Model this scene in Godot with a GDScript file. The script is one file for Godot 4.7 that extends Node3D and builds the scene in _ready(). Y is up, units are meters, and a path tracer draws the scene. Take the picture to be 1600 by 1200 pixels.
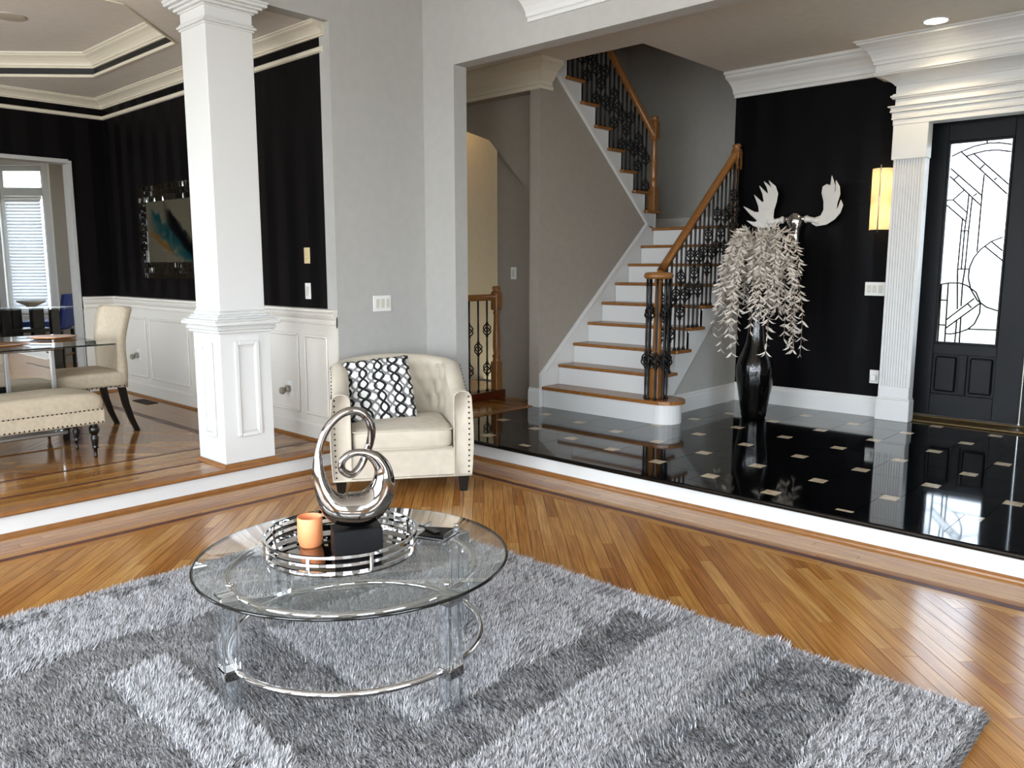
extends Node3D
# World: y up, metres. Living room floor y = 0, dining room and foyer floors one step up at y = FL.
# Dining step and partition in the plane x = XD, foyer step and opening in the plane z = ZF.
const FL := 0.14
const XD := -4.80
const ZF := -4.16
const ZD := -3.34      # dining side wall
const XB := -8.73      # dining back wall
const ZW := -7.18      # black entrance wall
const CEIL := 3.2      # foyer and hall ceiling
var M := {}
var taken := {}
var rng := RandomNumberGenerator.new()

func _ready() -> void:
	rng.seed = 7
	setup_view()
	make_materials()
	build_living_shell()
	build_dining_shell()
	build_foyer_shell()
	build_stairs()
	build_entrance()
	build_column()
	build_armchair()
	build_rug()
	build_coffee_table()
	build_table_things()
	build_vase()
	build_wall_things()
	build_dining_furniture()
	build_breakfast_room()

func setup_view() -> void:
	var cam := Camera3D.new()
	cam.name = "camera"
	cam.position = Vector3(0, 1.43, 0)
	cam.rotation_degrees = Vector3(-8.317, 43.02, 0)
	cam.fov = 50.87
	cam.near = 0.05
	cam.far = 200.0
	add_child(cam)
	cam.current = true
	var env := Environment.new()
	env.background_mode = Environment.BG_SKY
	var sky := Sky.new()
	var sm := ProceduralSkyMaterial.new()
	sm.sky_top_color = Color(0.80, 0.89, 1.0)
	sm.sky_horizon_color = Color(0.93, 0.97, 1.0)
	sm.sky_curve = 0.3
	sm.ground_horizon_color = Color(0.80, 0.83, 0.82)
	sm.ground_bottom_color = Color(0.62, 0.64, 0.60)
	sm.sky_energy_multiplier = 1.0
	sm.ground_energy_multiplier = 0.8
	sky.sky_material = sm
	env.sky = sky
	env.background_energy_multiplier = 9.0
	env.tonemap_mode = Environment.TONE_MAPPER_LINEAR
	env.tonemap_exposure = 1.55
	env.sdfgi_enabled = true
	env.ssao_enabled = true
	env.ssil_enabled = true
	var we := WorldEnvironment.new()
	we.name = "world_environment"
	we.environment = env
	add_child(we)
	# soft daylight entering by the three tall windows behind the camera, two in the right wall, and by the dining room window
	for x in [-3.225, -1.075, 1.075]:
		day_light(Vector3(x, 1.65, 3.17), Vector2(1.65, 2.3), 7.4)
	for z in [-1.2, 1.2]:
		day_light(Vector3(2.97, 1.65, z), Vector2(1.65, 2.3), 4.2, PI / 2)
	day_light(Vector3(-6.85, 1.70, 1.57), Vector2(2.4, 1.8), 4.2)

func day_light(p: Vector3, size: Vector2, energy: float, turn := 0.0) -> void:
	var l := AreaLight3D.new()
	l.name = "window_daylight"
	l.position = p
	l.rotation.y = turn
	l.area_size = size
	l.area_normalize_energy = true
	l.light_color = Color(0.945, 0.97, 1.0)
	l.light_energy = energy
	l.area_range = 30.0
	l.area_attenuation = 2.0
	l.shadow_enabled = true
	add_child(l, true)

# ------------------------------------------------------------------ materials
func mat(key: String, col: Color, rough := 0.6, metal := 0.0) -> StandardMaterial3D:
	var m := StandardMaterial3D.new()
	m.resource_name = key
	m.albedo_color = col
	m.roughness = rough
	m.metallic = metal
	M[key] = m
	return m

func noise_tex(freq: float, lo: Color, hi: Color, seed_ := 1, size := 256, octaves := 4, as_normal := false, bump := 2.0) -> NoiseTexture2D:
	var n := FastNoiseLite.new()
	n.seed = seed_
	n.frequency = freq
	n.fractal_octaves = octaves
	var t := NoiseTexture2D.new()
	t.width = size
	t.height = size
	t.seamless = true
	t.noise = n
	if as_normal:
		t.as_normal_map = true
		t.bump_strength = bump
	else:
		var g := Gradient.new()
		g.set_color(0, lo)
		g.set_color(1, hi)
		t.color_ramp = g
	return t

func make_materials() -> void:
	var grain := noise_tex(0.02, Color(0.74, 0.70, 0.66), Color(1, 1, 1), 3, 512, 5)
	var oak := [Color(0.735, 0.53, 0.285), Color(0.69, 0.48, 0.245), Color(0.785, 0.595, 0.345), Color(0.715, 0.505, 0.26), Color(0.65, 0.435, 0.215), Color(0.755, 0.55, 0.285)]
	for i in oak.size():
		var m := mat("oak_board_%d" % i, oak[i], 0.17)
		m.albedo_texture = grain
		m.uv1_scale = Vector3(0.22, 6.0, 1)
		m = mat("oak_gloss_%d" % i, oak[i].darkened(0.1), 0.13)
		m.albedo_texture = grain
		m.uv1_scale = Vector3(0.22, 6.0, 1)
	var wd := mat("walnut", Color(0.34, 0.155, 0.085), 0.3)
	wd.metallic_specular = 0.3
	wd.albedo_texture = grain
	wd.uv1_scale = Vector3(0.8, 9.0, 1)
	wd = mat("oak_trim", Color(0.60, 0.41, 0.22), 0.28)
	wd.albedo_texture = grain
	wd.uv1_scale = Vector3(1.2, 10.0, 1)
	wd = mat("oak_tread", Color(0.62, 0.42, 0.22), 0.25)
	wd.albedo_texture = grain
	wd.uv1_scale = Vector3(1.2, 10.0, 1)
	mat("subfloor", Color(0.16, 0.09, 0.05), 0.8)
	var wt := noise_tex(0.05, Color(0.965, 0.965, 0.965), Color(1, 1, 1), 5, 256, 4)
	for a in [["grey_paint", Color(0.67, 0.665, 0.645)], ["taupe_paint", Color(0.60, 0.565, 0.52)], ["ceiling_paint", Color(0.86, 0.83, 0.785)], ["ceiling_white", Color(0.88, 0.88, 0.87)], ["beige_paint", Color(0.76, 0.68, 0.56)]]:
		var p := mat(a[0], a[1], 0.75)
		p.albedo_texture = wt
		p.uv1_triplanar = true
		p.uv1_world_triplanar = true
		p.uv1_scale = Vector3.ONE * 0.7
	mat("white_trim", Color(0.82, 0.82, 0.81), 0.35)
	mat("cream_trim", Color(0.82, 0.785, 0.71), 0.4)
	mat("wainscot_white", Color(0.82, 0.80, 0.76), 0.4)
	# black wallpaper with satin stripes: alternate stripes differ a little in tone and in gloss
	var im := Image.create(256, 8, false, Image.FORMAT_RGB8)
	var ir := Image.create(256, 8, false, Image.FORMAT_RGB8)
	for x in 256:
		var k := int(x / 32.0) % 2
		for y in 8:
			im.set_pixel(x, y, Color(0.10, 0.09, 0.09) if k == 0 else Color(0.07, 0.065, 0.067))
			ir.set_pixel(x, y, Color(0.72, 0.72, 0.72) if k == 0 else Color(0.42, 0.42, 0.42))
	var bw := mat("black_wallpaper", Color(0.8, 0.78, 0.78), 1.0)
	bw.albedo_texture = ImageTexture.create_from_image(im)
	bw.roughness_texture = ImageTexture.create_from_image(ir)
	bw.uv1_triplanar = true
	bw.uv1_world_triplanar = true
	bw.uv1_scale = Vector3(0.9, 0.9, 0.9)
	bw.metallic_specular = 0.17
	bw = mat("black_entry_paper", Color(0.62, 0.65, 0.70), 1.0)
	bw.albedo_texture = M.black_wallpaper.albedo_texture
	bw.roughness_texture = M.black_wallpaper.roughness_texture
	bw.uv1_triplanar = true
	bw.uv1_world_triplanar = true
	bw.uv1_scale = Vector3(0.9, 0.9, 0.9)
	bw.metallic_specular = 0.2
	mat("black_band", Color(0.045, 0.043, 0.043), 0.5)
	var tl := mat("black_granite", Color(0.022, 0.025, 0.030), 0.055)
	tl.albedo_texture = noise_tex(0.2, Color(0.7, 0.7, 0.7), Color(1, 1, 1), 8, 256, 3)
	tl.uv1_triplanar = true
	tl.uv1_world_triplanar = true
	tl.uv1_scale = Vector3.ONE * 4.0
	var cm := mat("cream_marble", Color(0.80, 0.745, 0.65), 0.12)
	cm.albedo_texture = noise_tex(0.03, Color(0.86, 0.83, 0.78), Color(1, 1, 1), 9, 128, 4)
	cm.uv1_triplanar = true
	cm.uv1_world_triplanar = true
	cm.uv1_scale = Vector3.ONE * 5.0
	mat("grout", Color(0.20, 0.20, 0.20), 0.8)
	mat("black_iron", Color(0.018, 0.018, 0.018), 0.42, 0.3)
	mat("black_door", Color(0.035, 0.042, 0.055), 0.42).metallic_specular = 0.3
	mat("black_wood", Color(0.015, 0.013, 0.012), 0.28)
	mat("black_satin", Color(0.05, 0.05, 0.055), 0.38).metallic_specular = 0.3
	mat("lead_came", Color(0.05, 0.05, 0.055), 0.45, 0.6)
	mat("brass", Color(0.62, 0.47, 0.22), 0.35, 1.0)
	mat("bronze_sill", Color(0.33, 0.27, 0.16), 0.4, 0.6)
	mat("steel", Color(0.72, 0.72, 0.72), 0.3, 1.0)
	mat("chrome", Color(0.86, 0.865, 0.87), 0.05, 1.0)
	mat("dark_chrome", Color(0.60, 0.585, 0.57), 0.045, 1.0)
	mat("mirror", Color(0.88, 0.89, 0.89), 0.01, 1.0)
	mat("tray_mirror", Color(0.55, 0.53, 0.51), 0.02, 1.0)
	mat("mosaic_mirror", Color(0.78, 0.79, 0.79), 0.06, 1.0)
	mat("plastic_white", Color(0.86, 0.86, 0.84), 0.35)
	mat("rocker_white", Color(0.78, 0.765, 0.72), 0.4)
	mat("plastic_ivory", Color(0.82, 0.75, 0.58), 0.4)
	mat("grey_plastic", Color(0.55, 0.52, 0.47), 0.4)
	var vf := noise_tex(0.012, Color(0.92, 0.92, 0.92), Color(1, 1, 1), 12, 256, 4)
	var fine := noise_tex(0.25, Color(0, 0, 0), Color(1, 1, 1), 13, 256, 3, true, 1.5)
	var up := mat("cream_velvet", Color(0.765, 0.725, 0.655), 0.75)
	up.albedo_texture = vf
	up.uv1_triplanar = true
	up.uv1_scale = Vector3.ONE * 2.5
	up.rim_enabled = true
	up.rim = 0.35
	up = mat("cream_linen", Color(0.71, 0.655, 0.565), 0.85)
	up.albedo_texture = vf
	up.normal_enabled = true
	up.normal_texture = fine
	up.normal_scale = 0.35
	up.uv1_triplanar = true
	up.uv1_scale = Vector3.ONE * 6.0
	up = mat("blue_velvet", Color(0.03, 0.12, 0.36), 0.6)
	up.rim_enabled = true
	up.rim = 0.5
	mat("nailhead", Color(0.20, 0.17, 0.14), 0.3, 0.9)
	var gl := mat("clear_glass", Color(0.93, 0.98, 0.96, 0.02), 0.0)
	gl.transparency = BaseMaterial3D.TRANSPARENCY_ALPHA
	gl.refraction_enabled = true
	gl.refraction_scale = 0.05
	gl = mat("table_glass", Color(0.90, 0.97, 0.95, 0.03), 0.0)
	gl.transparency = BaseMaterial3D.TRANSPARENCY_ALPHA
	gl = mat("acrylic", Color(0.98, 0.99, 1.0, 0.02), 0.02)
	gl.transparency = BaseMaterial3D.TRANSPARENCY_ALPHA
	gl.refraction_enabled = true
	gl.refraction_scale = 0.049
	gl = mat("window_glass", Color(0.97, 0.99, 1.0, 0.04), 0.02)
	gl.transparency = BaseMaterial3D.TRANSPARENCY_ALPHA
	gl = mat("textured_glass", Color(0.93, 0.97, 1.0, 0.30), 0.22)
	gl.transparency = BaseMaterial3D.TRANSPARENCY_ALPHA
	gl = mat("bevel_glass", Color(1.0, 0.93, 0.82, 0.12), 0.1)
	gl.transparency = BaseMaterial3D.TRANSPARENCY_ALPHA
	var ge := mat("glass_edge", Color(0.012, 0.03, 0.026), 0.1)
	ge.metallic_specular = 0.6
	mat("peach_ceramic", Color(0.92, 0.58, 0.38), 0.45)
	mat("antler_white", Color(0.84, 0.82, 0.79), 0.4)
	mat("willow_white", Color(0.80, 0.765, 0.72), 0.65)
	mat("willow_stem", Color(0.52, 0.46, 0.38), 0.7)
	var vs := mat("vase_black", Color(0.014, 0.014, 0.015), 0.07)
	vs.normal_enabled = true
	vs.normal_texture = noise_tex(0.06, Color(0, 0, 0), Color(1, 1, 1), 21, 256, 2, true, 0.9)
	vs.uv1_triplanar = true
	vs.uv1_scale = Vector3.ONE * 5.0
	var sg := mat("sconce_glass", Color(0.95, 0.88, 0.74), 0.5)
	sg.backlight_enabled = true
	sg.backlight = Color(0.95, 0.84, 0.64)
	var sb := mat("sconce_bulb", Color(1, 0.95, 0.85), 0.4)
	sb.emission_enabled = true
	sb.emission = Color(1.0, 0.84, 0.58)
	sb.emission_energy_multiplier = 6.0
	var cl := mat("can_light_glow", Color(1, 1, 1), 0.4)
	cl.emission_enabled = true
	cl.emission = Color(1.0, 0.93, 0.80)
	cl.emission_energy_multiplier = 12.0
	mat("speaker_grille", Color(0.72, 0.68, 0.62), 0.7)
	var bs := mat("blind_slat", Color(0.90, 0.91, 0.92), 0.5)
	bs.backlight_enabled = true
	bs.backlight = Color(0.14, 0.145, 0.15)
	mat("gold_plate", Color(0.78, 0.52, 0.24), 0.28, 1.0)
	mat("rug_backing", Color(0.24, 0.24, 0.25), 0.95)
	var rp := mat("rug_pile", Color(1, 1, 1), 0.5)
	rp.vertex_color_use_as_albedo = true
	rp.metallic_specular = 0.5
	mat("vent_metal", Color(0.10, 0.07, 0.05), 0.5, 0.4)

# ------------------------------------------------------------------ node helpers
func numbered(n: String) -> String:
	if not taken.has(n):
		taken[n] = 0
		return n
	taken[n] += 1
	return "%s_%03d" % [n, taken[n]]

func thing(called: String, label: String, category: String, at := Vector3.ZERO, turn := 0.0, group := "") -> Node3D:
	var o := Node3D.new()
	o.name = numbered(called)
	add_child(o)
	o.position = at
	o.rotation.y = turn
	tag(o, label, category, group)
	return o

func tag(o: Node, label: String, category: String, group := "") -> void:
	o.set_meta("label", label)
	o.set_meta("category", category)
	if group:
		o.set_meta("group", group)

func put(called: String, g: SurfaceTool, m, parent: Node) -> MeshInstance3D:
	g.generate_normals()
	var o := MeshInstance3D.new()
	o.mesh = g.commit()
	o.name = called
	o.material_override = null
	if o.mesh.get_surface_count() > 0:
		o.mesh.surface_set_material(0, M[m] if m is String else m)
	parent.add_child(o, true)
	return o

func top(called: String, g: SurfaceTool, m, label: String, category: String, group := "") -> MeshInstance3D:
	var o := put(numbered(called), g, m, self)
	tag(o, label, category, group)
	return o

func struct(called: String, g: SurfaceTool, m, label := "") -> MeshInstance3D:
	var o := put(numbered(called), g, m, self)
	o.set_meta("kind", "structure")
	if label:
		o.set_meta("label", label)
	return o

func struct_root(called: String, label := "") -> Node3D:
	var o := Node3D.new()
	o.name = numbered(called)
	o.set_meta("kind", "structure")
	if label:
		o.set_meta("label", label)
	add_child(o)
	return o

# ------------------------------------------------------------------ mesh helpers
func mb(smooth := false) -> SurfaceTool:
	var g := SurfaceTool.new()
	g.begin(Mesh.PRIMITIVE_TRIANGLES)
	g.set_smooth_group(0 if smooth else -1)
	return g

func v(g: SurfaceTool, p: Vector3, uv := Vector2.ZERO) -> void:
	g.set_uv(uv)
	g.add_vertex(p)

# triangle turned so that it faces away from «c»
func otri(g: SurfaceTool, a: Vector3, b: Vector3, d: Vector3, c: Vector3, L := Vector3.RIGHT) -> void:
	var n := (d - a).cross(b - a)
	var W := n.normalized().cross(L).normalized()
	if W.length() < 0.5:
		W = Vector3.UP
	var ua := Vector2(a.dot(L), a.dot(W))
	var ub := Vector2(b.dot(L), b.dot(W))
	var ud := Vector2(d.dot(L), d.dot(W))
	v(g, a, ua)
	if n.dot((a + b + d) / 3.0 - c) < 0:
		v(g, d, ud)
		v(g, b, ub)
	else:
		v(g, b, ub)
		v(g, d, ud)

func oquad(g: SurfaceTool, a: Vector3, b: Vector3, d: Vector3, e: Vector3, c: Vector3, L := Vector3.RIGHT) -> void:
	otri(g, a, b, d, c, L)
	otri(g, a, d, e, c, L)

# box with optional chamfer, centre c, size s, turned by B
func box(g: SurfaceTool, c: Vector3, s: Vector3, bev := 0.0, B := Basis()) -> void:
	var h := s * 0.5
	var L: Vector3 = B.x
	if s.y > s.x and s.y >= s.z:
		L = B.y
	elif s.z > s.x and s.z > s.y:
		L = B.z
	L = L.normalized()
	var q := minf(bev, minf(h.x, minf(h.y, h.z)) * 0.9)
	var P := func(sx: float, sy: float, sz: float, ax: int) -> Vector3:
		var r := Vector3(sx * (h.x - (0.0 if ax == 0 else q)), sy * (h.y - (0.0 if ax == 1 else q)), sz * (h.z - (0.0 if ax == 2 else q)))
		return c + B * r
	for sg in [-1.0, 1.0]:
		oquad(g, P.call(sg, -1, -1, 0), P.call(sg, 1, -1, 0), P.call(sg, 1, 1, 0), P.call(sg, -1, 1, 0), c, L)
		oquad(g, P.call(-1, sg, -1, 1), P.call(1, sg, -1, 1), P.call(1, sg, 1, 1), P.call(-1, sg, 1, 1), c, L)
		oquad(g, P.call(-1, -1, sg, 2), P.call(1, -1, sg, 2), P.call(1, 1, sg, 2), P.call(-1, 1, sg, 2), c, L)
	if q > 0.0:
		for a in [-1.0, 1.0]:
			for b in [-1.0, 1.0]:
				oquad(g, P.call(a, b, -1, 0), P.call(a, b, 1, 0), P.call(a, b, 1, 1), P.call(a, b, -1, 1), c, L)
				oquad(g, P.call(a, -1, b, 0), P.call(a, 1, b, 0), P.call(a, 1, b, 2), P.call(a, -1, b, 2), c, L)
				oquad(g, P.call(-1, a, b, 1), P.call(1, a, b, 1), P.call(1, a, b, 2), P.call(-1, a, b, 2), c, L)
				for d in [-1.0, 1.0]:
					otri(g, P.call(a, b, d, 0), P.call(a, b, d, 1), P.call(a, b, d, 2), c, L)

# box by its corners
func bx(g: SurfaceTool, a: Vector3, b: Vector3, bev := 0.0) -> void:
	box(g, (a + b) * 0.5, (b - a).abs(), bev)

# smooth or flat grid of rows of points; rows must run so that cross(along row, along rows) points outwards unless flip
func grid(g: SurfaceTool, rows: Array, wrap_u := false, wrap_v := false, flip := false) -> void:
	var nr := rows.size()
	var nc: int = rows[0].size()
	for i in (nr if wrap_v else nr - 1):
		for j in (nc if wrap_u else nc - 1):
			var i2 := (i + 1) % nr
			var j2 := (j + 1) % nc
			var a: Vector3 = rows[i][j]
			var b: Vector3 = rows[i][j2]
			var d: Vector3 = rows[i2][j2]
			var e: Vector3 = rows[i2][j]
			var t := [[a, i, j], [d, i + 1, j + 1], [b, i, j + 1], [a, i, j], [e, i + 1, j], [d, i + 1, j + 1]]
			if flip:
				t = [[a, i, j], [b, i, j + 1], [d, i + 1, j + 1], [a, i, j], [d, i + 1, j + 1], [e, i + 1, j]]
			for k in t:
				v(g, k[0], Vector2(float(k[2]) / nc, float(k[1]) / nr))

func fan(g: SurfaceTool, pts: Array, away: Vector3) -> void:
	var m := Vector3.ZERO
	for p in pts:
		m += p
	m /= pts.size()
	for i in pts.size():
		otri(g, m, pts[i], pts[(i + 1) % pts.size()], away)

func lathe(g: SurfaceTool, prof: Array, c := Vector3.ZERO, seg := 24, sx := 1.0, sz := 1.0, B := Basis()) -> void:
	var rows := []
	for p in prof:
		var r := []
		for k in seg:
			var a := TAU * k / seg
			r.append(c + B * Vector3(p.x * cos(a) * sx, p.y, p.x * sin(a) * sz))
		rows.append(r)
	grid(g, rows, true, false, true)

func tube(g: SurfaceTool, pts: Array, rad, seg := 8, closed := false, ends := true) -> void:
	var n := pts.size()
	var rows := []
	var t0: Vector3 = (pts[1] - pts[0]).normalized()
	var u := t0.cross(Vector3.UP if absf(t0.y) < 0.9 else Vector3.RIGHT).normalized()
	for i in n:
		var t: Vector3
		if closed:
			t = pts[(i + 1) % n] - pts[(i - 1 + n) % n]
		else:
			t = pts[mini(i + 1, n - 1)] - pts[maxi(i - 1, 0)]
		t = t.normalized()
		u = (u - t * u.dot(t)).normalized()
		var w := t.cross(u)
		var r := []
		var ra: float = rad[i] if rad is Array else rad
		for k in seg:
			var a := TAU * k / seg
			r.append(pts[i] + (u * cos(a) + w * sin(a)) * ra)
		rows.append(r)
	grid(g, rows, true, closed, false)
	if ends and not closed:
		fan(g, rows[0], pts[1])
		fan(g, rows[n - 1], pts[n - 2])

# straight moulding: profile points (out, up), swept from p0 to p1; m0 and m1 mitre the ends along the run by out * m
func mould(g: SurfaceTool, prof: Array, p0: Vector3, p1: Vector3, out: Vector3, m0 := 0.0, m1 := 0.0) -> void:
	var d := (p1 - p0).normalized()
	var A := []
	var Bq := []
	var mid := Vector3.ZERO
	for q in prof:
		var o: Vector3 = out * q.x + Vector3.UP * q.y
		A.append(p0 + o + d * (m0 * q.x))
		Bq.append(p1 + o + d * (m1 * q.x))
		mid += o
	var n := prof.size()
	# orientation of the profile
	var area := 0.0
	for i in n:
		var a: Vector2 = prof[i]
		var b: Vector2 = prof[(i + 1) % n]
		area += a.cross(b)
	var rev := (area > 0.0) == (d.cross(out).dot(Vector3.UP) > 0.0)
	for i in n:
		var j := (i + 1) % n
		var L: float = (p1 - p0).length()
		var q4 := [A[i], A[j], Bq[j], Bq[i]]
		var uv4 := [Vector2(0, 0), Vector2(0, 0.05), Vector2(L, 0.05), Vector2(L, 0)]
		var order := [0, 1, 2, 0, 2, 3] if rev else [0, 2, 1, 0, 3, 2]
		for k in order:
			v(g, q4[k], uv4[k])
	var tri := Geometry2D.triangulate_polygon(PackedVector2Array(prof))
	for i in range(0, tri.size(), 3):
		otri(g, A[tri[i]], A[tri[i + 1]], A[tri[i + 2]], p0 + d + out * 0.0, d)
		otri(g, Bq[tri[i]], Bq[tri[i + 1]], Bq[tri[i + 2]], p1 - d, d)

# flat polygon (u, w) of thickness: origin o, axes U and V, thickness along T
func slab(g: SurfaceTool, poly: Array, o: Vector3, U: Vector3, V: Vector3, T: Vector3, L := Vector3.RIGHT, bottom := true) -> void:
	var pk := PackedVector2Array(poly)
	var tri := Geometry2D.triangulate_polygon(pk)
	var F := []
	var K := []
	for p in poly:
		F.append(o + U * p.x + V * p.y + T)
		K.append(o + U * p.x + V * p.y)
	for i in range(0, tri.size(), 3):
		var c: Vector3 = (F[tri[i]] + F[tri[i + 1]] + F[tri[i + 2]]) / 3.0
		otri(g, F[tri[i]], F[tri[i + 1]], F[tri[i + 2]], c - T, L)
		if bottom:
			otri(g, K[tri[i]], K[tri[i + 1]], K[tri[i + 2]], c + T, L)
	var cw := Geometry2D.is_polygon_clockwise(pk)
	var hand := U.cross(V).dot(T) > 0.0
	for i in poly.size():
		var j := (i + 1) % poly.size()
		var e: Vector2 = poly[j] - poly[i]
		var nn := Vector2(e.y, -e.x) * (-1.0 if cw else 1.0)
		var mid: Vector3 = (F[i] + K[j]) * 0.5
		oquad(g, F[i], F[j], K[j], K[i], mid - (U * nn.x + V * nn.y).normalized(), L)
	if hand:
		pass

func rect(x0: float, y0: float, x1: float, y1: float) -> Array:
	return [Vector2(x0, y0), Vector2(x1, y0), Vector2(x1, y1), Vector2(x0, y1)]

const CROWN := [Vector2(0, 0), Vector2(0.018, 0), Vector2(0.018, 0.022), Vector2(0.03, 0.03), Vector2(0.034, 0.055), Vector2(0.05, 0.085), Vector2(0.075, 0.115), Vector2(0.10, 0.135), Vector2(0.108, 0.145), Vector2(0.108, 0.158), Vector2(0.12, 0.165), Vector2(0.125, 0.185), Vector2(0, 0.185)]
const BASEB := [Vector2(0, 0), Vector2(0.018, 0), Vector2(0.018, 0.125), Vector2(0.014, 0.14), Vector2(0.008, 0.15), Vector2(0.007, 0.165), Vector2(0, 0.165)]
const SHOE := [Vector2(0, 0), Vector2(0.018, 0), Vector2(0.016, 0.009), Vector2(0.009, 0.017), Vector2(0, 0.02)]
func scaled(prof: Array, sx: float, sy: float) -> Array:
	var r := []
	for p in prof:
		r.append(Vector2(p.x * sx, p.y * sy))
	return r

# boards laid in a region (x, z polygon), each its own part; boards run along dir
func planks(parent: Node, region: Array, dir: Vector2, width: float, y: float, prefix: String, tones: int, called := "plank", lmin := 0.7, lmax := 1.7, skip := Rect2()) -> void:
	var nrm := Vector2(-dir.y, dir.x)
	var lo := INF
	var hi := -INF
	var a0 := INF
	var a1 := -INF
	for p in region:
		lo = minf(lo, p.dot(nrm))
		hi = maxf(hi, p.dot(nrm))
		a0 = minf(a0, p.dot(dir))
		a1 = maxf(a1, p.dot(dir))
	var rp := PackedVector2Array(region)
	var rows := int(ceil((hi - lo) / width))
	for r in rows:
		var s := a0 - rng.randf() * lmax
		var n0 := lo + r * width + 0.0011
		var n1 := lo + (r + 1) * width - 0.0011
		while s < a1:
			var l := rng.randf_range(lmin, lmax)
			var bd := PackedVector2Array([dir * (s + 0.0011) + nrm * n0, dir * (s + l - 0.0011) + nrm * n0, dir * (s + l - 0.0011) + nrm * n1, dir * (s + 0.0011) + nrm * n1])
			var tone := rng.randi() % tones
			var ou := rng.randf() * 10.0
			for poly in Geometry2D.intersect_polygons(bd, rp):
				var area := 0.0
				var cen := Vector2.ZERO
				for i in poly.size():
					area += poly[i].cross(poly[(i + 1) % poly.size()]) * 0.5
					cen += poly[i] / poly.size()
				if absf(area) < 0.0004 or (skip.size.x > 0 and skip.has_point(cen)):
					continue
				var g := mb()
				var pts := []
				for p in poly:
					pts.append(Vector2(p.x, p.y))
				plank_mesh(g, pts, dir, nrm, y, ou)
				put(called, g, "%s_%d" % [prefix, tone], parent)
			s += l

func plank_mesh(g: SurfaceTool, pts: Array, dir: Vector2, nrm: Vector2, y: float, ou: float) -> void:
	var tri := Geometry2D.triangulate_polygon(PackedVector2Array(pts))
	var cw := Geometry2D.is_polygon_clockwise(PackedVector2Array(pts))
	for i in range(0, tri.size(), 3):
		var idx := [tri[i], tri[i + 1], tri[i + 2]]
		var a: Vector2 = pts[idx[0]]
		var b: Vector2 = pts[idx[1]]
		var c: Vector2 = pts[idx[2]]
		if (b - a).cross(c - a) < 0.0:
			idx = [idx[0], idx[2], idx[1]]
		for k in idx:
			var p: Vector2 = pts[k]
			v(g, Vector3(p.x, y, p.y), Vector2(p.dot(dir) + ou, p.dot(nrm) + ou * 3.7))
	for i in pts.size():
		var p: Vector2 = pts[i]
		var q: Vector2 = pts[(i + 1) % pts.size()]
		var e := q - p
		var nn := Vector2(e.y, -e.x).normalized() * (-1.0 if cw else 1.0)
		var mid := Vector3((p.x + q.x) * 0.5, y, (p.y + q.y) * 0.5)
		oquad(g, Vector3(p.x, y, p.y), Vector3(q.x, y, q.y), Vector3(q.x, y - 0.012, q.y), Vector3(p.x, y - 0.012, p.y), mid - Vector3(nn.x, 0, nn.y))

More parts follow.
